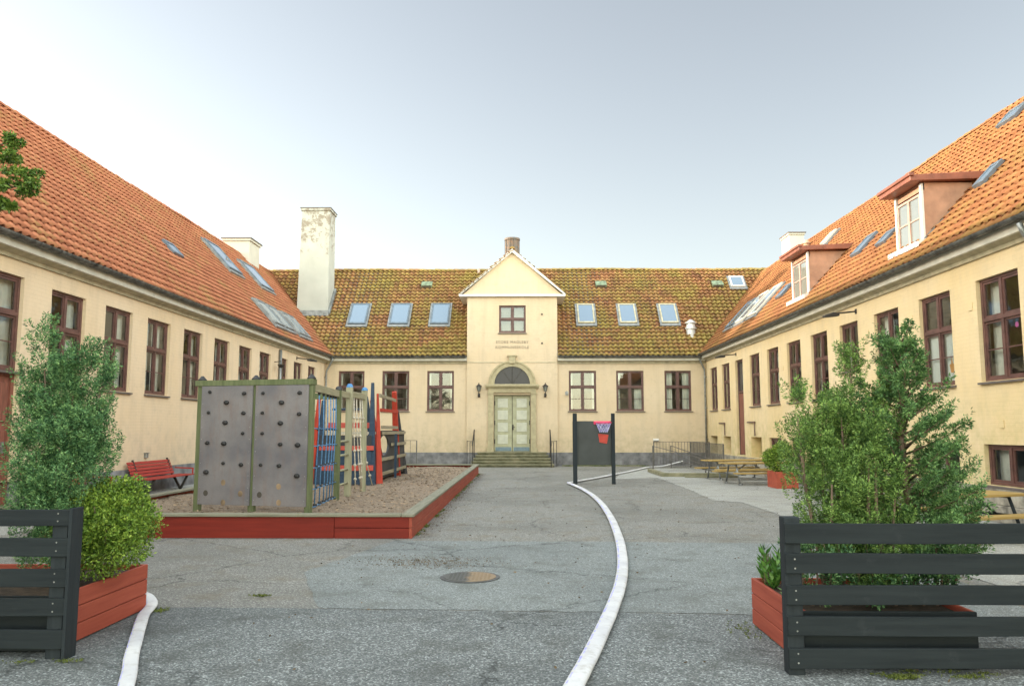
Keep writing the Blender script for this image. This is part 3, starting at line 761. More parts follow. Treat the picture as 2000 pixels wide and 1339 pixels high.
for i, (a, b, k) in enumerate(rw): make_window(right, rx((a+b)/2), SILLZ, 1.24, W_H+.02, k, blind=(i == 1), curtain=(i != 1))
make_window(right, rx(20.52), 3.12, 1.15, 1.23, 0, split=0)
for a, b in base_w: make_window(right, rx((a+b)/2), .63, round(b-a, 1), .72, 0, bars=False, split=0)
for a, b in niche:
    c = rx((a+b)/2)
    MB().box(c-.6, c+.6, .36, .41, .64, 1.35).build('niche_shutter', RED_WOOD if a > 34 else PL_RIGHT, right)
ORN = simple('orange_paper', (.62,.27,.04), .8); PINK = simple('pink_paper', (.65,.10,.35), .8)
c = rx(15.90); MB().prism([(c-.05,2.74),(c+.05,2.74),(c+.09,2.90),(c+.03,2.92),(c+.0,3.06),(c-.03,2.92),(c-.09,2.90)], 'y', .123, .126).build('window_picture', ORN, right)
c = rx(13.75); MB().cyl((0,0), .05, 0, .003, 12).build('window_picture', PINK, right, (c, .126, 3.42), (pi/2,0,0))
# tall narrow door with glazed top
m = MB(); dx = rx(31.06)
m.box(dx-.52, dx-.45, .08, .18, .66, 4.32); m.box(dx+.45, dx+.52, .08, .18, .66, 4.32); m.box(dx-.45, dx+.45, .08, .18, 4.25, 4.32); m.box(dx-.45, dx+.45, .08, .18, 3.05, 3.13)
df = m.build('door_frame', RED_WOOD, right, bevel=.005)
MB().box(dx-.43, dx+.43, .12, .16, 3.15, 4.23).build('pane', LUNETTE, df)
MB().box(dx-.45, dx+.45, .10, .16, .68, 3.03).box(dx-.30, dx+.30, .085, .10, .9, 1.7).box(dx-.30, dx+.30, .085, .10, 1.9, 2.85).build('door', DOOR_RED, right, bevel=.006)
MB().box(-.02, XE, -.05, .2, .30, .598).build('plinth', GRANITE, right, bevel=.01)
m = MB(); m.box(-.02, XE, -.085, .2, 0, .296); m.build('plinth_base', GRANITE, right, bevel=.01)
room(right, 0, XE, 3.5)
ang_r, ln_r = roof(right, -4.56, XE, -.30, 5.08, 4.25, 4.62, TILE_R, 11)
ER = (-.30, 5.08, ang_r)
eaves(right, 0, XE, -.30, 5.08)
downpipe(right, .25, -.34, 5.0, -1)
m = MB(); px_ = rx(12.75); m.tube([(px_,-.35,4.95),(px_,-.30,4.80),(px_,-.07,4.45),(px_,-.07,.3)], .045, 10); m.build('downpipe', PIPE, right, smooth=True)
def dormer(Y0, Y1, s_front, htop):
    """box dormer; Y0..Y1 world extents of the front"""
    x0, x1 = rx(Y1), rx(Y0); yf = -.30+s_front*cos(ang_r); zb = 5.08+s_front*sin(ang_r)
    zt = zb+htop; tana = math.tan(ang_r); yb = -.30+(zt-5.08)/tana
    d = bpy.data.objects.new('dormer', None)
    m = MB()
    for xa, xb in ((x0, x0+.02), (x1-.02, x1)):
        m.prism([(yf+.04, zb+.02), (yb, zt), (yf+.04, zt)], 'x', xa, xb)
    m.box(x0, x1, yf+.05, yf+.09, zt-.16, zt)
    o = m.build('dormer', COPPER, right)
    # roof slab, slight fall, overhanging front and sides
    m = MB(); ov = .16
    m.add([(x0-ov,yf-.28,zt+.0),(x1+ov,yf-.28,zt+.0),(x1+ov,yb+.30,zt+.05),(x0-ov,yb+.30,zt+.05),(x0-ov,yf-.28,zt+.13),(x1+ov,yf-.28,zt+.13),(x1+ov,yb+.30,zt+.22),(x0-ov,yb+.30,zt+.22)],
          [(0,3,2,1),(4,5,6,7),(0,1,5,4),(1,2,6,5),(2,3,7,6),(3,0,4,7)])
    m.box(x0-ov-.04, x1+ov+.04, yf-.32, yf-.20, zt+.10, zt+.17)
    m.build('dormer_roof', COPPER_D, o, bevel=.01)
    # trim posts, sill
    for a, b in ((x0-.03, x0+.05), (x1-.05, x1+.03)): MB().box(a, b, yf, yf+.05, zb-.06, zt-.02).build('corner_trim', WHITEPAINT, o)
    MB().prism([(yf-.17, zb-.10), (yf-.17, zb+.01), (yf+.0, zb+.07), (yf+.0, zb-.10)], 'x', x0-.12, x1+.12).build('dormer_sill', WHITEPAINT, o)
    for xx in (x0-.03, x1+.0): MB().bar((xx+.015, yf+.0, zb+.0), (xx+.015, yb+.12, zt+.04), .05, .12).build('dormer_flashing', LEAD, o)
    w = x1-x0-.14; h = htop-.20; c = (x0+x1)/2; f = MB(); t = .05; za = zb-.02
    f.box(c-w/2, c-w/2+t, yf+.01, yf+.06, za, za+h); f.box(c+w/2-t, c+w/2, yf+.01, yf+.06, za, za+h); f.box(c-w/2+t, c+w/2-t, yf+.01, yf+.06, za, za+t); f.box(c-w/2+t, c+w/2-t, yf+.01, yf+.06, za+h-t, za+h)
    f.box(c-.04, c+.04, yf+.008, yf+.06, za+t, za+h-t); 
    for a, b in ((c-w/2+t, c-.04), (c+.04, c+w/2-t)): f.box(a, b, yf+.015, yf+.05, za+h*.52, za+h*.52+.03)
    f.build('dormer_window', simple('dormer_frame_paint', (.50,.31,.25), .5, var=.15), o)
    MB().add([(c-w/2+t, yf+.035, za+t), (c+w/2-t, yf+.035, za+t), (c+w/2-t, yf+.035, za+h-t), (c-w/2+t, yf+.035, za+h-t)], [(0,1,2,3)]).build('dormer_pane', dark_glass('dormer_glass', (.30,.32,.30), .05, 1.0, .5), o, fix=False)
dormer(16.85, 18.02, .70, 1.32)
dormer(23.95, 25.35, .80, 1.36)
skylight(right, ER, rx(16.32), rx(15.92), 2.02, 2.66, flash=False, H=.088)
skylight(right, ER, rx(22.25), rx(21.65), 1.80, 2.60, flash=False, H=.088)
skylight(right, ER, rx(20.35), rx(19.8), 1.60, 2.10, flash=False, H=.088)
skylight(right, ER, rx(18.75), rx(18.0), 5.05, 5.60, flash=False, H=.088)
skylight(right, ER, rx(28.6), rx(27.9), 1.6, 2.25, flash=False, H=.088)
skylight(right, ER, rx(34.4), rx(33.1), 1.10, 2.66)
for a, b in ((32.75, 31.5), (30.9, 29.8)): skylight(right, ER, rx(a), rx(b), 1.12, 2.70, frame=TRIM)
skylight(right, ER, rx(29.0), rx(28.4), 4.4, 5.0, frame=TRIM)
# chimney on the ridge
m = MB(); yr = -.30+4.25-.1
m.box(rx(36.4), rx(35.3), 3.60, 4.25, 8.6, 10.35); m.box(rx(36.45), rx(35.25), 3.55, 4.30, 10.35, 10.43)
c = m.build('chimney', CHIM_W, right, bevel=.01); MB().box(rx(36.49), rx(35.21), 3.52, 4.33, 10.43, 10.47).build('chimney_cap', SILL, c)
MB().cyl((rx(32.4), 3.3), .12, 8.4, 9.25, 14).cyl((rx(32.4), 3.3), .17, 9.25, 9.4, 14, .08).build('vent_pipe', CHIM_R, right)
# small wall marks: painted anchor plates
for Y, z in ((15.18,1.70), (14.16,1.71), (14.9,3.9), (17.2,4.0), (19.4,3.95), (25.8,3.6)): MB().box(rx(Y)-.07, rx(Y)+.07, -.016, 0, z-.07, z+.07).build('wall_anchor', PL_RIGHT, right)
# little brown drain pipes beside the niches
BROWNP = simple('brown_pipe', (.16,.10,.07), .6)
for Y in (33.3, 29.0): MB().tube([(rx(Y+.9), -.06, 1.90), (rx(Y), -.06, 1.90), (rx(Y), -.06, 1.40)], .03, 8).build('drain_pipe', BROWNP, right)

# =================================================================== LEFT WING  (local x = Y + 8)
left = thing('school_building', 'left school wing with salmon red tiled roof and long row of brown windows', 'building', (-9.15, -8, 0), pi/2)
def lx(Y): return Y + 8
LE = 44.7
lw = [(15.14,16.36,0), (17.15,18.37,0), (19.12,20.38,1), (21.20,22.45,0), (23.34,24.56,1), (25.40,26.60,1), (27.41,28.62,3), (31.55,32.75,0), (33.68,34.88,1), (10.9,12.15,0), (8.8,10.05,1)]
ops = [(lx(a), lx(b), SILLZ, HD, .16) for a, b, _ in lw]
ops += [(lx(29.75), lx(30.7), SILLZ, HD, .16), (lx(12.95), lx(14.28), .50, 4.38, .16)]
wall_openings(0, LE, .70, 4.80, [o for o in ops if o[2] > 1] + [(lx(12.95), lx(14.28), .70, 4.38, .16)], 'wall', PL_LEFT, left)
for a, b, k in lw: make_window(left, lx((a+b)/2), SILLZ, 1.22, W_H, k)
make_window(left, lx(30.225), SILLZ, .95, W_H, 1)
dc = lx(13.615)
make_window(left, dc, 2.66, 1.33, 1.72, 3, split=.60)
m = MB(); m.box(dc-.665, dc-.59, .07, .17, .2, 2.66); m.box(dc+.59, dc+.665, .07, .17, .2, 2.66); m.box(dc-.59, dc+.59, .06, .17, 2.57, 2.655)
df = m.build('door_frame', DOOR_RED, left, bevel=.005)
m = MB(); m.box(dc-.59, dc+.59, .10, .15, .2, 2.57)
for sx in (-1, 1):
    for z0, z1 in ((.45,.95), (1.1,1.6), (1.75,2.45)): m.box(dc+sx*.30-.2, dc+sx*.30+.2, .078, .10, z0, z1)
dd = m.build('door', DOOR_RED, left, bevel=.01)
MB().box(dc+.42, dc+.47, .05, .078, 1.2, 1.4).tube([(dc+.45,.04,1.32),(dc+.33,.03,1.32)], .012, 6).build('handle', STEEL, dd)
for a, b in ((0, lx(12.9)), (lx(14.33), LE)): MB().box(a, b, -.04, .2, 0, .698).build('plinth', PLINTH, left)
MB().box(dc-.9, dc+.9, -.45, .1, .13, .28).build('door_step', MOSSY, left, bevel=.01)
room(left, 0, LE, 3.5)
ang_l, ln_l = roof(left, 0, LE+4.3, -.33, 5.0, 4.28, 4.70, TILE_L, 21)
EL = (-.33, 5.0, ang_l)
eaves(left, 0, LE, -.33, 5.0)
downpipe(left, lx(36.35), -.37, 4.92, 1)
MB().tube([(lx(29.55),-.07,4.6), (lx(29.55),-.07,.8)], .055, 10).build('downpipe', PIPE, left, smooth=True)
skylight(left, EL, lx(23.05), lx(23.75), 2.40, 2.95, flash=False, H=.088)
skylight(left, EL, lx(29.5), lx(30.9), 3.55, 5.10)
skylight(left, EL, lx(33.3), lx(35.0), 3.60, 5.10)
for a, b in ((29.0,30.1), (30.3,31.4), (32.2,33.0), (33.1,33.9)): skylight(left, EL, lx(a), lx(b), .62, 1.85, frame=LEAD)
m = MB(); yr = -.33+4.28+.15
m.box(lx(35.8), lx(37.2), 3.45, 4.65, 8.3, 10.28); m.box(lx(35.73), lx(37.27), 3.38, 4.72, 10.28, 10.38)
c = m.build('chimney', CHIM_W, left, bevel=.01); MB().box(lx(35.69), lx(37.31), 3.34, 4.76, 10.38, 10.42).build('chimney_cap', SILL, c)
# gable ends so the wings are closed
for rt, xa, e, hf, rise, mt in ((right, XE, 5.08, 4.25, 4.62, PL_RIGHT), (left, 0, 5.0, 4.28, 4.70, PL_LEFT)):
    MB().add([(xa,0,0),(xa,8,0),(xa,8,5.2),(xa,3.95,9.6),(xa,0,5.2)], [(0,1,2,3,4)]).build('gable_wall', mt, rt, fix=False)
    MB().add([((-4 if rt is right else 0),8,0),((XE if rt is right else 48.7),8,0),((XE if rt is right else 48.7),8,5.2),((-4 if rt is right else 0),8,5.2)], [(0,1,2,3)]).build('rear_wall', mt, rt, fix=False)
MB().add([(-13,8.2,0),(12,8.2,0),(12,8.2,5.2),(-13,8.2,5.2)], [(0,1,2,3)]).build('rear_wall', PL_MAIN, main, fix=False)

# =================================================================== entrance steps, lamps, railings
st = thing('entrance_steps', 'mossy stone entrance steps below the green double door', 'steps', (PC, D-.14, 0))
for k in range(5):
    w = 1.86 - k*.07; y0 = -1.55+k*.27; z1 = .125*(k+1)
    MB().box(-w+.04, w-.04, y0+.06, -.002, z1-.123, z1-.05).box(-w, w, y0, -.002, z1-.05, z1).build('step', MOSSY, st, bevel=.012)
for s, nm in ((-1, 'left'), (1, 'right')):
    rl = thing('handrail', 'iron handrail on the %s side of the entrance steps' % nm, 'handrail', (PC+s*1.72, D-.14, 0), group='handrails of the entrance steps')
    for a in (([(0,-1.55,0),(0,-1.55,.98)], .018, 8), ([(0,-.25,.4),(0,-.25,1.55)], .022, 8), ([(s*.12,-1.2,.0),(s*.12,-1.2,1.1)], .014, 8), ([(s*.27,-.9,0),(s*.27,-.9,1.15)], .014, 8)): MB().tube(*a).build('post', IRON, rl)
    MB().bar((0,-1.2,1.07),(s*.12,-1.2,1.07),.02,.02).bar((0,-.9,1.12),(s*.27,-.9,1.12),.02,.02).build('bracket', IRON, rl); MB().tube([(0,-1.62,.95),(0,-1.5,1.0),(0,-.25,1.55),(0,-.12,1.62)], .028, 8).build('rail', IRON, rl)
for s, nm in ((-1, 'left'), (1, 'right')):
    lp = thing('wall_lantern', 'black lantern on a bracket to the %s of the arched door' % nm, 'lamp', (PC+s*1.52, D-.10, 3.45), group='lanterns beside the arched door')
    MB().tube([(0,0,-.25),(0,-.14,-.30),(0,-.18,-.18),(0,-.18,-.08)], .018, 8).box(-.05,.05,-.03,0,-.34,-.16).ball((0,-.17,-.26), .06).build('bracket', IRON, lp)
    m = MB(); m.cyl((0,-.18), .05, -.08, .14, 6, .11); m.build('glass', dark_glass('lantern_glass', (.20,.21,.18), .15), lp)
    m = MB(); m.cyl((0,-.18), .15, .14, .17, 6, .13); m.cyl((0,-.18), .13, .17, .25, 6, .03); m.ball((0,-.18,.28), .03)
    for k in range(6): m.bar((.052*cos(pi*k/3), -.18+.052*sin(pi*k/3), -.08), (.112*cos(pi*k/3), -.18+.112*sin(pi*k/3), .14), .012, .012)
    m.build('hood', IRON, lp)
def flood(loc, rz, label, grp=None):
    t = thing('floodlight', label, 'lamp', loc, rz, group=grp)
    MB().tube([(0,0,0),(0,-.5,-.05)], .02, 8).box(-.04,.04,-.02,0,-.06,.06).build('arm', IRON, t)
    MB().prism([(-.45,-.05),(-.45,-.12),(-.82,-.16),(-.82,-.10),(-.6,-.03)], 'x', -.09, .09).build('head', IRON, t, bevel=.01)
flood((8.4, 20.0, 4.58), -pi/2, 'small arm lamp under the right eaves, above the short window')
flood((8.4, 31.4, 4.58), -pi/2, 'small arm lamp above the tall brown door')
flood((-9.15, 31.9, 4.50), pi/2, 'small arm lamp near the far end of the left wing')
t = thing('wall_lantern', 'round black lamp beside the grey downpipe on the left wing', 'lamp', (-9.15, 29.05, 4.0), pi/2)
MB().tube([(0,0,.1),(0,-.25,.12),(0,-.25,.0)], .016, 8).build('arm', IRON, t); MB().cyl((0,-.25), .06, -.12, 0, 10, .13).build('shade', IRON, t)
t = thing('alarm_bell', 'small grey bell box on the wall right of the entrance', 'bell', (2.0, D, 3.30)); 
MB().prism([(-.07,-.09),(.07,-.09),(.07,.06),(0,.10),(-.07,.06)], 'y', -.08, 0).build('cover', PIPE, t); MB().ball((0,-.09,.0), .035).build('bell', STEEL, t)

# railing of the basement stair in the right corner
def railing(name, pts, h, label, grp, step=.13, bars=True, hand=None):
    t = thing(name, label, 'railing', (pts[0][0], pts[0][1], 0), group=grp); o = Vector((pts[0][0], pts[0][1], 0))
    ra = MB(); ba = MB()
    P3 = [Vector((p[0], p[1], p[2] if len(p) > 2 else 0)) - o for p in pts]
    for a, b in zip(P3[:-1], P3[1:]):
        ra.bar(a+Vector((0,0,h)), b+Vector((0,0,h)), .035, .02); ra.bar(a+Vector((0,0,h-.32 if not bars else .12)), b+Vector((0,0,h-.32 if not bars else .12)), .025, .015)
        n = max(1, int((b-a).length/step))
        for i in range(n+1):
            p = a.lerp(b, i/n); r = .02 if i in (0, n) else .008
            if bars or i in (0, n): ba.bar(p+Vector((0,0,.0 if i in (0,n) else .12)), p+Vector((0,0,h)), r*2, r*2)
    ra.build('rail', IRON_G, t); ba.build('balusters', IRON_G, t); return t
IRON_G = simple('grey_iron', (.14,.13,.12), .6, metal=.3, var=.3)
railing('iron_railing', [(5.72,35.3),(8.15,35.3)], 1.10, 'iron bar railing in front of the facade by the corner downpipe', 'railings of the basement stairs')
railing('iron_railing', [(7.3,32.2),(7.3,35.2)], 1.10, 'iron bar railing along the foot of the right wing below the tall door', 'railings of the basement stairs')
railing('iron_railing', [(7.3,29.4),(7.3,31.9)], 1.10, 'near iron bar railing at the right wing behind the far picnic table', 'railings of the basement stairs')
railing('iron_railing', [(-5.35,35.9),(-4.78,35.9)], 1.15, 'short iron railing at the facade behind the play ship', None, step=.19)
railing('handrail', [(5.4,33.6,.0),(6.9,30.6,-.45)], .95, 'sloping grey tubular handrail nearer the white hose end', 'sloping handrails', bars=False)
railing('handrail', [(6.3,34.4,.0),(7.2,31.0,-.45)], .95, 'sloping grey tubular handrail nearer the corner', 'sloping handrails', bars=False)
t = thing('stair_kerb', 'low mossy timber kerb round the basement stair behind the picnic tables', 'kerb', (4.8, 28.0, 0))
MB().box(0,2.5,0,.18,0,.13).box(.0,.18,.18,3.2,0,.13).box(.7,2.5,-.55,-.40,0,.07).build('timber', MOSSY, t, bevel=.01)

# =================================================================== sandpit
SX0, SX1, SY0, SY1 = -7.25, -1.66, 12.08, 29.8
sb = thing('sandpit', 'large raised play pit with red stained boards and weathered caps', 'sandpit', (0,0,0))
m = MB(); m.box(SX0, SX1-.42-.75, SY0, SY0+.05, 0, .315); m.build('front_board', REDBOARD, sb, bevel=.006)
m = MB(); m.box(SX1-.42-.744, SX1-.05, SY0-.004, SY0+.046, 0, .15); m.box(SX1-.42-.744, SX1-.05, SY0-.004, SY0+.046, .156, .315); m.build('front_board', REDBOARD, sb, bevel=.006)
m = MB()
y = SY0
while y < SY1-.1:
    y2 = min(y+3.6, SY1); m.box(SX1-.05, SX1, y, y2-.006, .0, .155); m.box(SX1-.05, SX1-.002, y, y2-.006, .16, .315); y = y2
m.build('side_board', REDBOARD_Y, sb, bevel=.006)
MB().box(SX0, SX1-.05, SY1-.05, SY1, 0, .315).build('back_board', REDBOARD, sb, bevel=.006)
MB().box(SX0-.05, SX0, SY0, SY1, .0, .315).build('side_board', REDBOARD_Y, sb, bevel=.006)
def cap(m, a, b, c, d): m.box(a, b, c, d, .317, .362)
m = MB(); cap(m, SX0-.06, SX1-.17, SY0-.03, SY0+.13); m.build('front_cap', WEATHERED, sb, bevel=.008)
m = MB(); cap(m, SX1-.16, SX1+.03, SY0-.03, 18.2); cap(m, SX1-.16, SX1+.03, 18.21, 24.5); cap(m, SX1-.16, SX1+.03, 24.51, SY1); m.build('side_cap', WEATHERED_Y, sb, bevel=.008)
m = MB(); cap(m, SX0-.06, SX0+.12, SY0+.14, 21.0); cap(m, SX0-.06, SX0+.12, 21.01, SY1); m.build('side_cap', WEATHERED_Y, sb, bevel=.008)
m = MB(); cap(m, SX0+.13, SX1-.17, SY1-.15, SY1+.02); m.build('back_cap', WEATHERED, sb, bevel=.008)
# fill
nx, ny = 90, 240
gx = np.linspace(SX0+.005, SX1-.055, nx); gy = np.linspace(SY0+.055, SY1-.055, ny); X, Y = np.meshgrid(gx, gy)
Z = .245 + .018*np.sin(X*2.1+Y*.7) + .014*np.sin(Y*2.9-X*1.3) + .006*rng.standard_normal(X.shape)
idx = (np.arange(ny-1)[:, None]*nx + np.arange(nx-1)[None, :]).ravel()
o = np_mesh('bark_mulch', np.stack([X.ravel(), Y.ravel(), Z.ravel()], 1), np.stack([idx, idx+1, idx+nx+1, idx+nx], 1), SAND, smooth=True)
tag(o, 'brown bark mulch filling the red play pit', 'mulch', kind='stuff')
def chips(name, n, xr, yr, z, size, mat):
    c = np.stack([rng.uniform(*xr, n), rng.uniform(*yr, n), np.full(n, z) + rng.uniform(0, .02, n)], 1)
    a = rng.uniform(0, 2*pi, n); s = rng.uniform(.4, 1, n)*size; w = s*rng.uniform(.3, .6, n)
    d = np.stack([np.cos(a), np.sin(a), rng.uniform(-.3, .3, n)], 1)*s[:, None]; e = np.stack([-np.sin(a), np.cos(a), rng.uniform(-.4, .4, n)], 1)*w[:, None]
    V = np.stack([c-d-e, c+d-e, c+d+e, c-d+e], 1).reshape(-1, 3); return np_mesh(name, V, np.arange(4*n).reshape(-1, 4), mat)
o = chips('bark_chips', 9000, (SX0+.1, SX1-.2), (SY0+.15, SY1-.2), .262, .035, CHIP); tag(o, 'loose bark chips scattered over the mulch', 'bark chips', kind='stuff')

# ------------------------------------------------------------------ climbing frame
cf = thing('climbing_frame', 'grey climbing wall with black holds, joined to rope net and knotted ropes', 'climbing frame', (0,0,0))
A = Vector((-5.56, 13.64, 0)); B = Vector((-3.54, 13.17, 0)); dAB = (B-A).normalized(); nAB = Vector((dAB.y, -dAB.x, 0))   # towards camera
ang_c = math.atan2(dAB.y, dAB.x); Lc = (B-A).length
pr = bpy.data.objects.new('tmp', None)
Mx = Matrix.Translation(A) @ Matrix.Rotation(ang_c, 4, 'Z')
def cfb(m, name, mat, bevel=.005, parent=None):
    o = m.build(name, mat, parent or cf, bevel=bevel)
    if parent is None: o.location = A; o.rotation_euler = (0,0,ang_c)
    return o
for x in (0.0, Lc/2, Lc):
    p = cfb(MB().box(x-.05, x+.05, .0, .10, .0, 2.36), 'post', GREENPOST)
    MB().cyl((x, .05), .075, 2.45, 2.47, 12).cyl((x, .05), .07, 2.47, 2.53, 12, .02).build('post_cap', RUBBER, p)
cfb(MB().box(-.09, Lc+.06, -.03, .13, 2.355, 2.45), 'top_beam', GREENPOST)
holds = [[(.16,2.25),(.80,2.22),(.48,2.07),(.15,1.90),(.80,1.89),(.47,1.73),(.80,1.55),(.15,1.39),(.46,1.38),(.46,1.05),(.79,1.03),(.15,.90)],
         [(.14,2.22),(.80,2.22),(.48,2.06),(.14,1.89),(.80,1.87),(.47,1.72),(.15,1.55),(.48,1.37),(.79,1.36),(.14,1.03),(.47,1.02),(.79,.86)]]
holes = [[(.47,.73),(.15,.55),(.79,.55),(.48,.40)], [(.47,.68),(.13,.54),(.48,.42)]]
pwid = Lc/2-.06
for k in range(2):
    x0 = .055 + k*(Lc/2-.002)
    pn = cfb(MB().box(x0, x0+pwid, -.035, -.005, .36, 2.35), 'panel', PANEL, .003)
    for i, (hx, hz) in enumerate(holds[k]):
        m = MB(); r = .038+.008*((i*7) % 3-1); m.ball((x0+hx*pwid/.95, -.05, hz), r, 8, 6, (1.15,.8,.85)); m.ball((x0+hx*pwid/.95+.012, -.065, hz+.018), r*.6, 6, 5, (1.2,.7,.6))
        m.build('climbing_hold', RUBBER, pn, smooth=True)
    for hx, hz in holes[k]:
        n = 12; cx = x0+hx*pwid/.95
        m = MB().add([(cx+.045*cos(2*pi*i/n), -.0375, hz+.05*sin(2*pi*i/n)) for i in range(n)], [tuple(range(n))]); m.build('grip_hole', simple('hole_shade', (.07,.06,.05), .9) if hx < .2 else CHIP, pn, fix=False)
    m = MB()
    for z in np.arange(.45, 2.3, .2):
        for xx in (x0+.03, x0+pwid-.03): m.cyl((xx, 0), .008, 0, .004, 6) if False else m.box(xx-.006, xx+.006, -.038, -.0352, z-.006, z+.006)
    m.build('screws', STEEL, pn)
# frame running away from the wall
Pts = [Vector((-3.54,13.22,0)), Vector((-3.68,15.85,0)), Vector((-3.66,16.75,0)), Vector((-3.62,18.15,0))]
for i, p in enumerate(Pts[1:]):
    z = [2.40, 2.50, 2.50][i]; w = [.10, .13, .11][i]
    q = MB().box(p.x-w/2, p.x+w/2, p.y-w/2, p.y+w/2, .1, z).build('post', GREYPOST if i else GREENPOST, cf, bevel=.006)
    MB().cyl((p.x, p.y), .075, z, z+.05, 14, .06).cyl((p.x,p.y), .06, z+.05, z+.075, 14, .03).build('post_cap', RUBBER if i == 0 else BLUECAP, q, smooth=False)
BEAM = wood_mat('beam_wood', (.34,.31,.21), (.22,.21,.12), .8, axis=1, wear=(.16,.18,.08))
m = MB(); 
for a, b, z in ((Pts[0]+Vector((0,.1,0)), Pts[1]-Vector((0,.06,0)), 2.32), (Pts[1]+Vector((0,.06,0)), Pts[2]-Vector((0,.08,0)), 2.33), (Pts[2]+Vector((0,.08,0)), Pts[3]-Vector((0,.07,0)), 2.36)):
    m.bar((a.x, a.y, z), (b.x, b.y, z), .06, .13)
m.build('top_beam', BEAM, cf, bevel=.006)
# rear-left post and beam closing the net bay
q = MB().box(-5.6,-5.5,15.9,16.0,.1,2.36).build('post', GREENPOST, cf, bevel=.006); MB().cyl((-5.55,15.95), .07, 2.36, 2.42, 12, .03).build('post_cap', RUBBER, q)
MB().box(-5.5,-3.75,15.90,15.98,2.22,2.34).build('cross_beam', GREENPOST, cf, bevel=.006)
# net
m = MB(); kn = MB(); ys = [13.95, 14.35, 14.72, 15.02, 15.3, 15.55]
def nx_(y): return -3.545 - (y-13.2)*.051
for y in ys:
    m.tube([(nx_(y), y, 2.25), (nx_(y)+.02, y-.03, 1.7), (nx_(y)-.02, y, .9), (nx_(y)-.03, y-.02, .30)], .011, 6)
    kn.ball((nx_(y), y, 2.24), .03); kn.ball((nx_(y)-.03, y-.02, .32), .03)
for z in (.32, .62, .98, 1.32, 1.62):
    pts = []
    for i in range(17):
        y = 13.35 + (15.82-13.35)*i/16; pts.append((nx_(y)-.01, y, z - .03*abs(sin(i*1.3)) + (.03 if z > 1 else 0)))
    m.tube(pts, .011, 6)
    for y in ys: kn.ball((nx_(y)-.01, y, z), .024)
net = m.build('rope_net', BLUEROPE, cf, smooth=True); kn.build('net_knots', RUBBER, net)
for z in (.52, .80, 1.10, 1.38): MB().tube([(-3.67,15.9,z),(-3.66,16.68,z)], .022, 8).build('rung', GREYPOST, cf, smooth=True)
for ya, yb, xb in ((17.1,17.25,-3.60), (17.35,17.75,-3.58), (17.75,17.9,-3.60), (17.95,18.75,-3.52)):
    m = MB(); pts = [(-3.64, ya, 2.3), (-3.63, ya+(yb-ya)*.3, 1.5), (-3.61, ya+(yb-ya)*.6, .9), (xb, yb, .32)]
    m.tube(pts, .014, 6)
    for k in range(5):
        f = .18+.17*k; i = min(2, int(f*3)); q = Vector(pts[i]).lerp(Vector(pts[i+1]), f*3-i); m.ball(q, .034, 7, 5)
    m.build('knotted_rope', WHITEROPE, cf, smooth=True)

# ------------------------------------------------------------------ play ship
ps = thing('play_ship', 'wooden play ship with dark blue boards, red stripes and tapered posts', 'playhouse', (0,0,0))
FX0, FX1, FY0, FY1 = -5.12, -3.80, 20.0, 25.2
for a, b in ((.25,.60), (.74,1.10)): MB().box(FX0, FX1, FY0, FY0+.04, a, b).build('hull_board', BLUEWOOD, ps, bevel=.005)
m = MB(); m.box(FX0, FX1, FY0+.002, FY0+.04, 1.22, 1.48); m.build('hull_board', PLAYBLACK, ps, bevel=.005)
STRIPE = simple('stripe_red', (.50,.075,.05), .6)
for a in ((FX0+.02, FX1+.06, FY0-.02, FY0+.04, .605, .735), (FX0+.02, FX1+.06, FY0-.02, FY0+.04, 1.105, 1.215), (FX0, FX1-.1, FY0+.9, FY0+.96, 1.66, 1.80)): MB().box(*a).build('red_stripe', STRIPE, ps, bevel=.005)
def taper(p, q, w0, w1, mat, nm='tapered_post'): MB().bar(p, q, w0, w0, w1, w1).build(nm, mat, ps, bevel=.006)
taper((-5.30,19.95,.2), (-5.12,20.0,2.55), .17, .07, PLAYRED); taper((-5.14,20.02,.2), (-5.06,20.15,2.35), .20, .08, BLUEWOOD)
taper((-3.80,20.1,.2), (-3.82,20.15,2.80), .20, .07, BLUEWOOD); taper((-3.64,20.3,.2), (-3.80,20.75,2.55), .17, .05, PLAYRED)
taper((-4.55,24.9,.2), (-4.75,24.0,2.6), .20, .10, BLUEWOOD); taper((-4.35,24.9,.2), (-4.6,24.0,2.5), .18, .05, PLAYRED)
taper((-3.80,24.2,.2), (-3.78,23.3,2.72), .20, .13, PLAYRED); taper((-3.74,25.1,.2), (-3.88,24.6,2.2), .20, .07, PLAYBLACK)
# side wall with a round port
m = MB(); n = 24; pc = (21.40, 1.20); r = .27; ry = .70; o = len(m.v)
X_ = -3.72
rect = [(20.6,.35),(25.0,.35),(25.0,1.42),(20.6,1.42)]
def rp(t):
    c, s = cos(t), sin(t); k = 1e9
    if c > 1e-6: k = min(k, (25.0-pc[0])/c)
    if c < -1e-6: k = min(k, (20.6-pc[0])/c)
    if s > 1e-6: k = min(k, (1.60-pc[1])/s)
    if s < -1e-6: k = min(k, (.35-pc[1])/s)
    return (pc[0]+c*k, pc[1]+s*k)
angs = sorted([2*pi*i/n for i in range(n)] + [math.atan2(z-pc[1], y-pc[0]) % (2*pi) for y, z in ((20.6,.35),(25.0,.35),(25.0,1.60),(20.6,1.60))])
for x in (X_, X_-.04):
    for t in angs: m.v.append((x, pc[0]+ry*cos(t), pc[1]+r*sin(t))); y, z = rp(t); m.v.append((x, y, z))
k_ = len(angs)
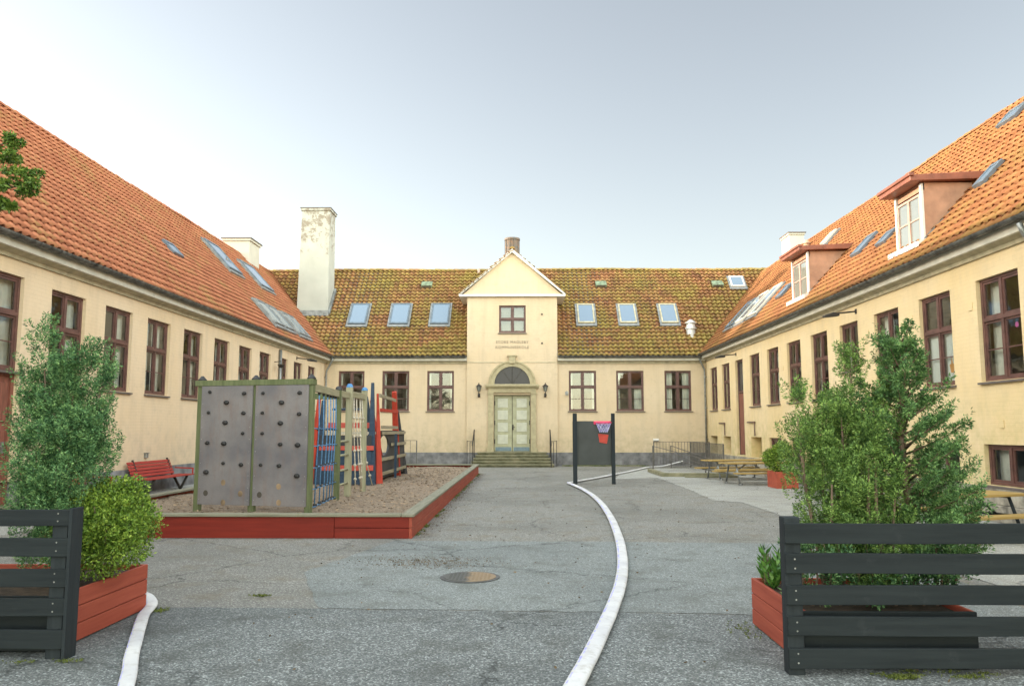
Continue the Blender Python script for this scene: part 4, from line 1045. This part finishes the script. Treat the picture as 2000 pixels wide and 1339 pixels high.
for i in range(k_):
    j = (i+1) % k_
    m.f.append((2*i, 2*i+1, 2*j+1, 2*j)); m.f.append((2*k_+2*i, 2*k_+2*j, 2*k_+2*j+1, 2*k_+2*i+1))
    m.f.append((2*i, 2*j, 2*k_+2*j, 2*k_+2*i)); m.f.append((2*i+1, 2*k_+2*i+1, 2*k_+2*j+1, 2*j+1))
m.build('side_panel', PLAYBLACK, ps)
MB().box(FX0, FX1-.02, 20.06, 25.0, .55, .60).build('deck', GREYPOST, ps)
MB().box(FX0-.02, FX0+.02, 20.06, 25.0, .3, 1.3).build('side_panel', BLUEWOOD, ps)
RUNG = wood_mat('rung_wood', (.32,.28,.20), (.22,.19,.12), .85, axis=1)
for a, b, z0, z1, mt in ((20.3,22.9,2.49,2.45,RUNG), (20.5,23.3,2.12,2.14,PLAYRED), (20.7,23.3,1.68,1.68,RUNG), (20.8,24.8,1.53,1.53,RUNG), (22.3,24.9,1.21,1.21,RUNG), (20.6,25.0,.85,.85,RUNG), (20.7,25.0,.48,.48,RUNG)):
    MB().bar((-3.67, a, z0), (-3.67, b, z1), .04, .085).build('cross_bar', mt, ps, bevel=.004)
MB().bar((-3.60,22.6,.1), (-3.60,22.6,1.5), .06, .06).build('prop', BLUEWOOD, ps)
MB().box(FX0, FX1-.05, FY0+.9, FY0+.95, 1.5, 1.56).build('cross_bar', WHITEROPE, ps)
MB().tube([(FX0+.1, FY0+.95, 2.15), (FX1-.4, FY0+.95, 2.15)], .03, 8).build('cross_bar', BLUEWOOD, ps)

# =================================================================== basketball board
bb = thing('basketball_board', 'dark grey board on two posts with a small pink toy hoop', 'basketball board', (2.13, 24.2, 0))
for x, w in ((-.575,.125), (.575,.105)): MB().box(x-w/2, x+w/2, -.06, .06, 0, 2.11).build('post', BLACKPOST, bb, bevel=.006)
MB().box(-.64, .60, .065, .10, .56, 1.88).build('backboard', simple('grey_board', (.050,.056,.054), .65, var=.2, scale=2), bb, bevel=.004)
hx, hz = .27, 1.83
m = MB(); n = 20; m.tube([(hx+.23*cos(2*pi*i/n), -.20+.23*sin(2*pi*i/n), hz) for i in range(n+1)], .018, 8)
hp_ = simple('pink_plastic', (.75,.04,.13), .35); rg = m.build('hoop', hp_, bb, smooth=True)
MB().box(hx-.27, hx+.24, .03, .06, hz-.05, hz+.05).build('hoop_plate', hp_, rg, bevel=.01)
m = MB(); rr = random.Random(3)
for i in range(12):
    for s in (1, -1):
        pts = []
        for k in range(6):
            t = 2*pi*(i/12 + s*k*.035); r = .225 - .022*k; pts.append((hx+r*cos(t), -.20+r*sin(t), hz-.01-.055*k))
        m.tube(pts, .006, 5)
m.build('net', simple('net_cord', (.62,.62,.78), .7, var=.4, scale=10, c2=(.18,.15,.5)), rg)
o = MB().prism([(hx-.10,1.24),(hx+.12,1.20),(hx+.17,1.47),(hx-.14,1.50)], 'y', .045, .064).build('red_square', simple('red_print', (.50,.05,.03), .6), bb)

# =================================================================== hoses
def spline(P, n=12):
    out = []; P = [Vector(p) for p in P]
    for i in range(len(P)-1):
        p0 = P[max(i-1,0)]; p1 = P[i]; p2 = P[i+1]; p3 = P[min(i+2, len(P)-1)]
        for k in range(n):
            t = k/n; out.append(.5*((2*p1) + (p2-p0)*t + (2*p0-5*p1+4*p2-p3)*t*t + (3*p1-p0-3*p2+p3)*t**3))
    out.append(P[-1]); return out
def hose_mat():
    n = NT('white_hose'); v = n.coord(); f = n.noise(v, 2.5, 5)
    col = n.ramp(f, [(.3, (.50,.50,.53)), (.7, (.68,.68,.68))])
    col = n.mix(n.math('MULTIPLY', n.rampf(n.noise(v, 7, 6, .7), .52, .68), .55), col, (.36,.34,.31))
    n.bump(n.math('ADD', n.noise(v, 9, 5, .7), n.math('MULTIPLY', n.noise(n.coord((40,40,40)), 1.0, 2), .3)), .55, .02); return n.base(col, .6)
HOSE = hose_mat()
BLUEPRINT = simple('blue_print', (.22,.22,.62), .6, var=.6, scale=14, c2=(.55,.55,.72))
def hose(name, pts, w, label, stripe, seams=True, flat=None):
    P = spline(pts, 22); t = thing(name, label, 'hose'); m = MB(); n = 24; rr = random.Random(5)
    for i, p in enumerate(P):
        d = (P[min(i+1, len(P)-1)]-P[max(i-1,0)]).normalized(); a = Vector((d.y, -d.x, 0)).normalized()
        k = 1+.015*sin(i*.35)+.008*sin(i*1.1); hgt = w*.19*(1+.05*sin(i*.31)); 
        if flat: 
            f = min(1, abs(i-flat)/10); hgt *= .3+.7*f
        for j in range(n):
            th = 2*pi*j/n; c, s = cos(th), sin(th)
            off = a*(w/2*k*math.copysign(abs(c)**.8, c)); m.v.append(tuple(p + off + Vector((0,0,hgt+hgt*math.copysign(abs(s)**.8, s)))))
    L_ = len(P)
    for i in range(L_-1):
        for j in range(n): m.f.append((i*n+j, i*n+(j+1) % n, (i+1)*n+(j+1) % n, (i+1)*n+j))
    body = m.build('hose_body', HOSE, t, smooth=True)
    # blue print along one side: single faces of the fabric
    body.data.materials.append(BLUEPRINT); rr = random.Random(9); run = 0
    for i in range(L_-1):
        if rr.random() < .6:
            body.data.polygons[i*n+stripe[0]].material_index = 1
            if rr.random() < .3: body.data.polygons[i*n+stripe[0]+1].material_index = 1
    e = P[-1]; return t
hose('white_hose', [(-.62,1.9,.012),(.02,3.9,.012),(.33,5.20,.012),(.60,6.40,.012),(.84,7.57,.012),(1.03,8.64,.012),(1.22,10.07,.012),(1.41,12.07,.012),(1.60,15.10,.012),(1.69,18.33,.012),(1.62,21.2,.012),(1.46,23.2,.012),(1.37,24.1,.012),(1.43,24.55,.012),(1.62,24.85,.012),(3.0,28.2,.012),(4.6,32.4,.012),(5.3,34.3,.02),(6.0,34.75,.05),(6.9,35.0,.25)], .128,
     'long white lay-flat hose winding up the yard past the basketball board', (8, 9), flat=22*13)
hose('white_hose', [(-1.9,3.7,.012),(-2.50,5.19,.012),(-2.74,5.73,.012),(-3.03,6.43,.012),(-3.25,6.98,.012),(-3.385,7.42,.012),(-3.62,7.80,.012),(-3.95,8.10,.012),(-4.4,8.3,.012),(-5.4,8.5,.012)], .10,
     'short white hose running out from behind the left planter', (9, 10))

# =================================================================== manhole
mh = thing('manhole_cover', 'round cast iron manhole cover, half of it rusty, set in the pale asphalt patch', 'manhole', (-.585, 8.91, .008))
m = MB(); m.cyl((0,0), .325, 0, .006, 40); m.build('rim', simple('manhole_rim', (.10,.10,.10), .7, var=.3), mh)
n_ = NT('manhole_iron'); v = n_.coord(); x, y, z = n_.xyz(v); f = n_.math('ADD', x, n_.math('MULTIPLY', n_.math('SUBTRACT', n_.noise(v, 6, 4), .5), .35))
col = n_.mix(n_.rampf(f, -.06, .03), (.085,.085,.08), (.24,.175,.11)); n_.bump(n_.noise(v, 60, 2), .5, .01); n_.base(col, .7)
lid = MB().cyl((0,0), .285, .006, .011, 40).build('lid', n_.m, mh)
m = MB()
for i in range(-6, 7):
    for j in range(-6, 7):
        if i*i+j*j < 36: m.box(i*.042-.012, i*.042+.012, j*.042-.012, j*.042+.012, .0105, .0145)
m.build('lid_studs', n_.m, lid)

# =================================================================== fences
def fence(label, x0, x1, y, zs, posts, endpost):
    t = thing('slatted_fence', label, 'fence', ((x0+x1)/2, y, 0)); xc = (x0+x1)/2
    m = MB(); rr = random.Random(int(abs(x0)*10))
    for a, b in zs: 
        j = rr.uniform(-.004,.004); 
        n_ = 14; ph = rr.uniform(0, 6); o = len(m.v)
        for i in range(n_+1):
            x = x0-xc+(x1-x0)*i/n_; dz = .0025*sin(i*.7+ph); dy = .003*sin(i*.5+ph*2)
            m.v += [(x, -.015+dy, a+j+dz), (x, .015+dy, a+j+dz), (x, .015+dy, b+j+dz*.6), (x, -.015+dy, b+j+dz*.6)]
        for i in range(n_):
            for k in range(4): m.f.append((o+i*4+k, o+i*4+(k+1) % 4, o+(i+1)*4+(k+1) % 4, o+(i+1)*4+k))
        m.f += [(o, o+1, o+2, o+3), (o+n_*4+3, o+n_*4+2, o+n_*4+1, o+n_*4)]
    sp = m.build('slat_panel', BLACKFENCE, t, bevel=.004); m = MB()
    for p in posts:
        for a, b in zs:
            for q in (.28, .74): o = len(m.v); z = a+(b-a)*q; m.add([(p-xc+.006*cos(k*pi/4)+rr.uniform(-.01,.01)*0, -.0165, z+.006*sin(k*pi/4)) for k in range(8)], [tuple(range(8))])
    m.build('slat_screws', STEEL, sp, fix=False)['kind'] = 'stuff'
    for p in posts: MB().box(p-xc-.055, p-xc+.055, .018, .118, 0, 1.02).build('post', BLACKPOST, t, bevel=.006)
    m = MB()
    for e in endpost: m.box(e-xc-.012, e-xc+.012, -.03, .12, .0, zs[-1][1]+.008)
    m.build('end_board', BLACKPOST, t, bevel=.003)
fence('charcoal slatted fence on the right, in front of the conifer planter', 1.74, 4.95, 5.45, [(.052,.180),(.255,.378),(.455,.580),(.655,.786),(.855,.987)], [1.80, 3.9], [])
fence('charcoal slatted fence at the left edge, in front of the tall juniper', -6.3, -3.235, 5.75, [(.080,.208),(.298,.420),(.500,.625),(.714,.842),(.925,1.040)], [-3.32, -5.4], [-3.222])

# =================================================================== planters
def planter(label, x0, x1, y0, y1, h, dark_front=False, side_boards=3):
    xc, yc = (x0+x1)/2, (y0+y1)/2; t = thing('planter_box', label, 'planter', (xc, yc, 0)); hw, hd = (x1-x0)/2, (y1-y0)/2; bh = (h-.012)/side_boards
    for nm, s in (('side_boards', -1), ('side_boards', 1)):
        m = MB()
        for k in range(side_boards):
            xa, xb = sorted((s*hw, s*(hw-.03))); z = .012+k*bh; m.box(xa, xb, -hd+.03, hd-.03, z, z+bh-.006)
        m.build(nm, REDPLANTER_Y, t, bevel=.005)
    for s in (-1, 1):
        m = MB()
        for k in range(side_boards):
            ya, yb = sorted((s*hd, s*(hd-.03))); z = .012+k*bh; m.box(-hw, hw, ya, yb, z, z+bh-.006)
        m.build('front_boards' if s < 0 else 'back_boards', BLACKFENCE if (s < 0 and dark_front) else REDPLANTER, t, bevel=.005)
    m = MB().box(-hw+.032, hw-.032, -hd+.032, hd-.032, .02, h-.05); m.build('soil', SOIL, t)
    return t
planter('red planter of the conifers behind the right fence, its front board charcoal', 1.90, 3.07, 5.60, 6.85, .385, True)
planter('red planter of the tall juniper at the left edge, three boards high', -4.98, -3.395, 5.92, 7.33, .405, True)

# =================================================================== foliage
def leaves(V, pos, dirs, L_, W_, r):
    n = len(pos); dirs = dirs/np.linalg.norm(dirs, axis=1, keepdims=True)
    q = r.standard_normal((n,3)); s = np.cross(dirs, q); s /= np.linalg.norm(s, axis=1, keepdims=True)
    l = (L_*r.uniform(.6,1.25,n))[:,None]; w = (W_*r.uniform(.6,1.25,n))[:,None]
    nn = np.cross(dirs, s)
    V.append(np.stack([pos, pos+dirs*l*.45+s*w/2+nn*w*.12, pos+dirs*l, pos+dirs*l*.45-s*w/2+nn*w*.12], 1).reshape(-1,3))
def plume(V, a, b, rad, n, L_, W_, r, spread=.8, fat=.35):
    a = np.array(a, float); b = np.array(b, float); d = b-a; ln = np.linalg.norm(d); d = d/ln
    t = r.beta(1.3,1.2,n); th = r.uniform(0,2*pi,n)
    u = np.cross(d,[.3,.9,.1]); u /= np.linalg.norm(u); w = np.cross(d,u)
    prof = np.sin(pi*np.clip(t*(1-fat)+fat*.6,0,1))**.7*(1-t*.55)
    rr = rad*prof*np.sqrt(r.uniform(.15,1,n)); radial = np.cos(th)[:,None]*u+np.sin(th)[:,None]*w
    pos = a + d*(t*ln)[:,None] + radial*rr[:,None]
    leaves(V, pos, d*(1-spread*.4)+radial*spread+r.standard_normal((n,3))*.35, L_, W_, r)
def fol(name, V, mat, parent):
    V = np.concatenate(V); return np_mesh(name, V, np.arange(len(V)).reshape(-1,4), mat, parent)

def upright_conifer(label, base, plumes, mat, stems, seed, dens=1.0, L_=.024, W_=.009, name='conifer', zlow=.4):
    r = np.random.default_rng(seed); t = thing(name, label, 'shrub', base); V = []; B = np.array(base)
    tb = MB()
    for sx, sy, tx, ty, tz in stems: tb.tube([(sx,sy,.3-base[2]),((sx*2+tx)/3+.02,(sy*2+ty)/3,tz*.35),((sx+2*tx)/3-.02,(sy+2*ty)/3,tz*.7),(tx,ty,tz)], [.026,.022,.015,.006], 7)
    for (px, py, z0, z1, rad) in plumes:
        # a column of many small upswept sprays around a leader
        z1 = z1-.15 if z1 > 1.8 else z1; h = z1-z0; n = int(h/.085*rad/.16*3.3*dens)
        for i in range(n):
            f = r.random()**.85; z = z0+h*f; prof = (1-f)**.55*min(1, (f+.12)*3.2)*rad*(.85+.35*np.sin(f*17+px*9))
            th = r.uniform(0, 2*pi); rr = prof*math.sqrt(r.uniform(.35,1)) if i % 4 else prof*.4*r.random(); cx, cy = px+rr*cos(th), py+rr*sin(th)
            out = np.array([cos(th)*.6+r.uniform(-.2,.2), sin(th)*.6+r.uniform(-.2,.2), .9]); ln = r.uniform(.12,.22)
            a = np.array([cx, cy, z]); plume(V, a, a+out*ln, .058, 150, L_, W_, r, .95, fat=.45)
        # crisp tip
        plume(V, (px,py,z1-.10), (px+.02,py,z1+.15), .04, 90, L_, W_, r, .6)
    tb.build('trunk', BARK, t, smooth=True); fol('crown', V, mat, t); return t

# right planter: three conifers and a small laurel (coordinates relative to each base)
upright_conifer('mid-green bushy yew filling the left half of the right planter', (2.25, 6.25, 0),
    [(-.11,.05,1.15,2.04,.12), (.10,-.05,.50,1.72,.15), (-.03,-.02,.42,1.42,.13), (.14,.12,.5,1.97,.16), (.12,-.22,.42,1.35,.15), (.18,-.28,.38,1.25,.20), (.30,.0,.4,1.60,.20), (.05,.3,.5,1.6,.17)],
    YEW, [(.06,0,-.10,.05,1.7), (.05,0,.12,.1,1.7), (.1,-.1,.05,-.2,1.2), (0,0,.25,0,1.4)], 31)
upright_conifer('tall multi-stemmed yew in the middle of the right planter', (2.62, 6.3, 0),
    [(.0,.1,.55,2.32,.19), (-.16,-.02,.5,1.95,.18), (.16,-.05,.5,2.02,.18), (-.06,-.3,.38,1.62,.17), (.14,-.3,.38,1.25,.19), (.02,.3,.5,1.8,.2)],
    YEW, [(0,0,0,.1,2.1), (.08,-.05,.18,-.05,1.8), (-.08,-.1,-.15,-.05,1.7), (.03,-.25,.0,-.28,1.4), (-.03,-.2,-.05,-.28,1.4), (.1,-.2,.12,-.3,1.1)], 32)
def spreading_conifer(label, base, H_, seed):
    r = np.random.default_rng(seed); t = thing('conifer', label, 'tree', base); V = []; tb = MB()
    tb.tube([(0,0,.3),(.01,0,.9),(-.02,.02,1.5),(.0,0,H_-.1)], [.042,.034,.022,.006], 9)
    n = 92
    for i in range(n):
        f = (i+.5)/n; z = .50+(H_-.62)*f; th = i*2.399+r.uniform(-.4,.4)
        ln = (.56*(1-f)**.8+.08)*r.uniform(.55,1.15)
        if .0 < f < .55 and cos(th) < -.3: ln *= .75
        a = np.array([0,0,z]); tip = a+np.array([cos(th)*ln, sin(th)*ln, ln*(.35+.35*f)+r.uniform(-.05,.08)])
        tb.tube([tuple(a), tuple((a+tip)/2-np.array([0,0,.02])), tuple(tip)], [.010,.007,.003], 5)
        m = int(5+ln*34)
        for k in range(m):
            g = .28+.72*(k+.5)/m; c = a+(tip-a)*g; sd_ = 1 if k % 2 else -1
            side = np.array([-sin(th), cos(th), 0])*sd_
            d = (tip-a)/np.linalg.norm(tip-a)*.7+side*r.uniform(.1,.7)*(1.15-g)+np.array([0,0,r.uniform(-.35,.65)])
            plume(V, c, c+d*r.uniform(.05,.15), .032, 40, .028, .0105, r, .9)
    plume(V, (0,0,H_-.3), (.01,0,H_), .05, 110, .045, .014, r)
    plume(V, (.0,0,H_-.5), (-.05,0,H_-.25), .08, 140, .045, .014, r)
    tb.build('trunk', BARK, t, smooth=True); fol('crown', V, BLUECYP, t); return t
upright_conifer('low feathery conifer at the right end of the right planter', (3.02, 6.15, 0),
    [(.18,.0,.40,1.05,.17), (.02,-.1,.38,.95,.17), (.30,.05,.45,.95,.13), (.1,.1,.5,1.25,.15), (.28,-.05,.75,1.42,.10)],
    BLUECYP, [(.0,0,.15,.05,.9), (.03,0,.26,.0,1.1)], 44)
spreading_conifer('bluish conifer with bare lower trunk and spreading branches at the right of the planter', (2.93, 6.2, 0), 2.40, 33)

def broadleaf(V, c, rad, n, L_, W_, r, squash=(1,1,1), shell=.55, up=.3, boxy=0):
    d = r.standard_normal((n,3)); d /= np.linalg.norm(d, axis=1, keepdims=True)
    if boxy: d = np.sign(d)*np.abs(d)**(1-boxy)
    rr = (shell+(1-shell)*r.random(n)**.6); bump = 1+.16*np.sin(d[:,0]*7+c[0]*5)*np.sin(d[:,1]*6+1)*np.cos(d[:,2]*8+c[2]*3)
    pos = np.array(c)+d*(rr*bump)[:,None]*rad*np.array(squash)
    leaves(V, pos, d*.8+r.standard_normal((n,3))*.7+np.array([0,0,up]), L_, W_, r)
# left planter plants
upright_conifer('tall bushy juniper in the left planter, broad and forked at the top', (-3.78, 6.55, 0),
    [(-.24,.0,1.25,2.58,.13), (-.30,.05,1.0,2.15,.17), (.12,.02,1.15,2.40,.20), (.0,-.05,.95,2.28,.22), (.24,.1,1.2,2.28,.16), (.02,.15,.8,1.9,.24), (-.18,-.1,.7,1.75,.20), (.13,-.1,.85,1.85,.22), (-.24,.05,.5,1.25,.17), (-.05,-.1,.42,1.35,.20), (.16,.0,1.0,1.65,.22), (-.14,.1,1.3,2.05,.16)],
    JUNIPER, [(.1,0,.05,0,1.9), (.08,0,.25,.05,1.9), (.05,.02,-.2,0,2.1), (.12,0,.0,-.1,1.3)], 34, dens=1.25, L_=.024, W_=.0095)
r_ = np.random.default_rng(35)
t = thing('box_shrub', 'rounded bright green box shrub leaning over the red boards of the left planter', 'shrub', (-3.47, 6.72, 0)); V = []
for c, rad, n in (((0,0,.86),.34,6500), ((-.18,.05,.80),.33,4200), ((.14,-.08,.72),.29,3800), ((.05,.1,1.02),.24,2600), ((-.24,.1,1.0),.22,1500), ((-.34,.05,.95),.22,1600), ((-.30,-.02,.7),.26,2000), ((-.05,-.12,.60),.26,2200)):
    broadleaf(V, c, rad*.86, n, .028, .017, r_, (1,.95,.95), .30, boxy=.4)
for k in range(70):
    d = r_.standard_normal(3); d /= np.linalg.norm(d); d[2] = abs(d[2])*1.0-.25; c = np.array([.0,.0,.80])+d*np.array([.36,.33,.36])*r_.uniform(.85,1.1)
    broadleaf(V, c, r_.uniform(.06,.11), 170, .028, .017, r_, (1,1,1.2), .1)
fol('foliage', V, BOXLEAF, t)
m = MB()
for k in range(14):
    a = k*2.4; m.tube([(.02*cos(a),.02*sin(a),.34),(.12*cos(a),.12*sin(a),.6),(.27*cos(a),.27*sin(a),.9+.1*sin(k))], [.012,.008,.003], 6)
m.build('stems', BARK, t, smooth=True)
# laurel
r_ = np.random.default_rng(36)
t = thing('laurel_plant', 'young laurel with pointed upright leaves in the near left corner of the right planter', 'plant', (1.99, 6.62, 0)); V = []
for k in range(16):
    a = r_.uniform(0, 2*pi); b = np.array([.03*cos(a), .03*sin(a), .32]); tip = b+np.array([cos(a)*r_.uniform(.02,.10), sin(a)*r_.uniform(.02,.16), r_.uniform(.14,.34)])
    for j in range(16):
        f = (j+1)/16; p = b+(tip-b)*f; th = j*2.4+k; dd = np.array([[cos(th)*.7, sin(th)*.7, .9]])
        leaves(V, p[None,:], dd, .085, .028, r_)
fol('foliage', V, LAUREL, t)
m = MB()
for k in range(5): m.tube([(.02*k-.04,.01*k,.3),(.02*k-.05,.02*k,.6)], [.006,.003], 5)
m.build('stems', BARK, t)
# ivy-like undergrowth at the planter's foot
r_ = np.random.default_rng(37)
t = thing('low_conifer', 'low dark conifer undergrowth just behind the right fence slats', 'shrub', (2.5, 5.95, 0)); V = []
for k in range(190):
    x = r_.uniform(-.55,.72); z = r_.uniform(.36,.80); y = r_.uniform(-.12,.28); a = np.array([x,y,z]); plume(V, a, a+np.array([r_.uniform(-.08,.08), -.06, r_.uniform(.02,.12)]), .035, 34, .042, .016, r_)
fol('foliage', V, JUNIPER, t)
m = MB()
for k in range(12): x = -.5+.1*k; m.tube([(x,.05,.3),(x+.03,0,.55),(x-.02,0,.8)], [.010,.008,.003], 5)
m.build('stems', BARK, t)

# small red planter by the picnic tables
t = thing('planter_box', 'small square red planter beside the far picnic tables', 'planter', (7.28, 22.75, 0))
m = MB(); m.box(-.30,.30,-.42,-.38,0,.46); m.box(-.30,.30,.38,.42,0,.46); m.box(-.30,-.26,-.379,.379,0,.46); m.box(.26,.30,-.379,.379,0,.46)
m.build('boards', simple('red_planter_paint', (.38,.07,.035), .6, var=.2), t, bevel=.008); MB().box(-.258,.258,-.378,.378,.05,.42).build('soil', SOIL, t)
r_ = np.random.default_rng(38)
t = thing('planter_shrub', 'round green shrub growing in the small red planter', 'shrub', (7.20, 22.75, 0)); V = []
for c, rad, n in (((0,0,.78),.40,2600), ((-.22,0,.85),.25,1200), ((.15,.1,1.05),.25,1200)): broadleaf(V, c, rad, n, .06, .03, r_, (1,1,.95), .4)
fol('foliage', V, BOXLEAF, t); MB().tube([(0,0,.3),(0,0,.8)], .02, 6).build('stem', BARK, t)

# overhanging tree at the left edge
r_ = np.random.default_rng(39)
t = thing('broadleaf_tree', 'green tree reaching into the photo at the upper left edge', 'tree', (-5.9, 6.4, 0)); V = []; tb = MB()
tb.tube([(0,0,0),(.05,0,1.5),(0,.05,3.0),(-.05,0,4.4)], [.14,.11,.08,.03], 12)
for k in range(26):
    a = k*2.4; z = 2.6+1.9*((k*7) % 26)/26; ln = r_.uniform(.8,1.5); tip = (cos(a)*ln-.25, sin(a)*ln+.3, z+.5*ln-.1)
    tb.tube([(0,0,z-.3), (tip[0]*.5, tip[1]*.5, z+.05), tip], [.03,.018,.006], 6)
    if (tip[0]-5.9)/(tip[1]+6.4) < -.80: broadleaf(V, tip, .30, 900, .07, .035, r_, (1,1,.7), .1, 0)
for (X, z, rad) in ((-4.0,3.86,.06), (-4.02,3.74,.05), (-3.84,3.52,.085), (-3.93,3.56,.08), (-3.99,3.36,.055), (-4.1,3.55,.10), (-4.15,3.75,.10), (-4.14,3.35,.09)):
    for q in range(5):
        broadleaf(V, (X+5.9+r_.normal()*rad*.55-.02,-.4+r_.normal()*rad,z+r_.normal()*rad*.45), rad*.55, int(1500*rad), .036, .017, r_, (1,1,.6), .1, -.15)
    tb.tube([(.6,-.1,3.3), (X+5.6,-.3,z-.02), (X+5.9,-.4,z)], [.014,.008,.003], 6)
tb.build('trunk', BARK, t, smooth=True); fol('crown', V, TREELEAF, t)

# =================================================================== picnic tables
def picnic(label, x, y, rz, L_, black=False):
    t = thing('picnic_table', label, 'picnic table', (x,y,0), rz, group='picnic tables')
    for k in range(4): pass
    m = MB()
    for k in range(4): y0 = -.36+k*.182; m.box(-L_/2, L_/2, y0, y0+.172, .605, .645)
    m.build('tabletop', YELLOWWOOD, t, bevel=.006)
    for s in (-1, 1):
        m = MB(); a = s*.66; m.box(-L_/2, L_/2, a-.13, a-.004, .335, .375); m.box(-L_/2, L_/2, a+.004, a+.13, .335, .375); m.build('seat', YELLOWWOOD, t, bevel=.006)
    mt = BLACKPOST if black else STEEL
    for s in (-1, 1):
        xx = s*(L_/2-.28); m = MB()
        m.tube([(xx,-.42,.02),(xx,-.22,.59),(xx,.22,.59),(xx,.42,.02)], .026, 8); m.tube([(xx,-.74,.31),(xx,.74,.31)], .024, 8)
        m.tube([(xx,-.52,.02),(xx,-.36,.02)], .03, 8); m.tube([(xx,.36,.02),(xx,.52,.02)], .03, 8)
        m.tube([(xx,0,.31),(xx-s*.45,0,.60)], .018, 8)
        m.build('leg_frame', mt, t, smooth=True)
    return t
picnic('yellow picnic table nearest the small red planter', 7.0, 24.35, R(14), 2.1)
picnic('yellow picnic table farthest back, partly hidden by another one', 7.05, 26.6, R(16), 2.3)
picnic('yellow picnic table with black legs by the right wall, behind the fence and conifers', 6.72, 12.45, R(20), 1.9, True)

# =================================================================== benches
def bench(label, y0, y1):
    t = thing('park_bench', label, 'bench', (-8.72, (y0+y1)/2, .13), 0, 'red benches along the left wall'); hl = (y1-y0)/2
    BR = wood_mat('bench_red', (.38,.05,.038), (.26,.034,.026), .55, axis=1) if 'bench_red' not in bpy.data.materials else bpy.data.materials['bench_red']
    m = MB()
    for k in range(4): m.box(-.18+k*.11, -.09+k*.11, -hl, hl, .34, .365)
    m.build('seat', BR, t, bevel=.005)
    m = MB()
    for k in range(5):
        z = .42+k*.072; x = -.215-k*.030; m.bar((x,-hl+.05,z), (x,hl-.25,z), .022, .062, up=(-.38,0,1))
    m.build('backrest', BR, t, bevel=.004)
    for s in (-1, 1):
        m = MB(); yy = s*(hl-.35); m.bar((-.20,yy,.34), (.20,yy,.34), .05, .04); m.bar((-.16,yy,.32), (.02,yy,0), .05, .05); m.bar((.18,yy,.33), (.02,yy,.0), .05, .05); m.bar((-.20,yy,.34), (-.36,yy,.78), .04, .04)
        m.build('leg', IRON, t)
    MB().bar((.20,hl-.02,.50), (-.28,hl-.02,.52), .04, .03).bar((.18,hl-.02,.5), (.18,hl-.02,.34), .03, .03).build('armrest', BR, t)
    return t
bench('red slatted bench against the left wall beside the climbing wall', 18.2, 20.7)
bench('red slatted bench against the left wall, half hidden behind the shrubs', 14.3, 16.6)
t = thing('wall_tap', 'small grey outlet box on the left wall above the visible bench', 'outlet', (-9.15, 19.3, .98), pi/2)
MB().box(-.05,.05,-.07,0,-.04,.07).build('box', PIPE, t, bevel=.008); MB().box(-.07,.07,-.09,0,.07,.085).build('lid', PIPE, t)
t = thing('wall_vent', 'small white vent hood low on the facade, left of the corner railing', 'vent', (6.05, D, 1.18))
MB().prism([(0,-.05),(0,.05),(-.12,.0),(-.12,-.05)], 'x', -.13, .13).build('hood', WHITEPAINT, t); MB().box(-.10,.10,-.10,-.01,-.075,-.052).build('grille', SILL, t)

# =================================================================== little things on the ground
r_ = np.random.default_rng(50)
def moss_clump(cx, cy, sx, sy, n, V, sz=.02):
    for _ in range(n):
        x, y = cx+r_.normal()*sx, cy+r_.normal()*sy; k = 5
        leaves(V, np.tile([[x,y,.008]],(k,1)), r_.standard_normal((k,3))*.6+np.array([0,0,.7]), sz, sz*.35, r_)
V = []
for x0, x1, y in ((1.75,3.1,5.5), (-3.9,-3.1,5.68)):
    for _ in range(5): moss_clump(r_.uniform(x0,x1), y+r_.uniform(-.06,.05), .05, .02, 30, V, .014)
moss_clump(1.78,6.6,.06,.15,60,V,.018); moss_clump(-3.23,7.25,.03,.04,60,V,.018); moss_clump(2.45,5.40,.05,.02,90,V,.024); moss_clump(2.9,5.42,.07,.02,60,V,.018)
moss_clump(-2.55,7.9,.05,.02,50,V,.02)
for _ in range(60): moss_clump(SX1+.03+abs(r_.normal())*.02, r_.uniform(SY0,SY1), .02, .08, 8, V, .025)
for _ in range(70): moss_clump(r_.uniform(1.8,5.6), 36.2+r_.normal()*.1, .08, .05, 10, V, .05)
tag(fol('moss', V, MOSS, None), 'patches of moss and weeds along the planter and fence feet', 'moss', kind='stuff')
V = []
for _ in range(420):
    x, y = r_.uniform(-2.5,5), r_.uniform(5,24); leaves(V, np.array([[x,y,.016]]), np.array([[r_.normal(), r_.normal(), .06]]), .035, .018, r_)
for _ in range(900):
    x, y = -1.15+r_.normal()*.45, 9.9+r_.normal()*.22; leaves(V, np.array([[x,y,.010]]), np.array([[r_.normal(), r_.normal(), .05]]), .022, .012, r_)
for _ in range(700):
    x = SX1+.04+abs(r_.normal())*.12; y = r_.uniform(SY0,SY1); leaves(V, np.array([[x,y,.010]]), np.array([[r_.normal(), r_.normal(), .05]]), .028, .014, r_)
tag(fol('leaf_litter', V, simple('dead_leaf', (.17,.12,.07), .9, var=.5), None), 'small dead leaves and twigs scattered on the asphalt', 'leaf litter', kind='stuff')
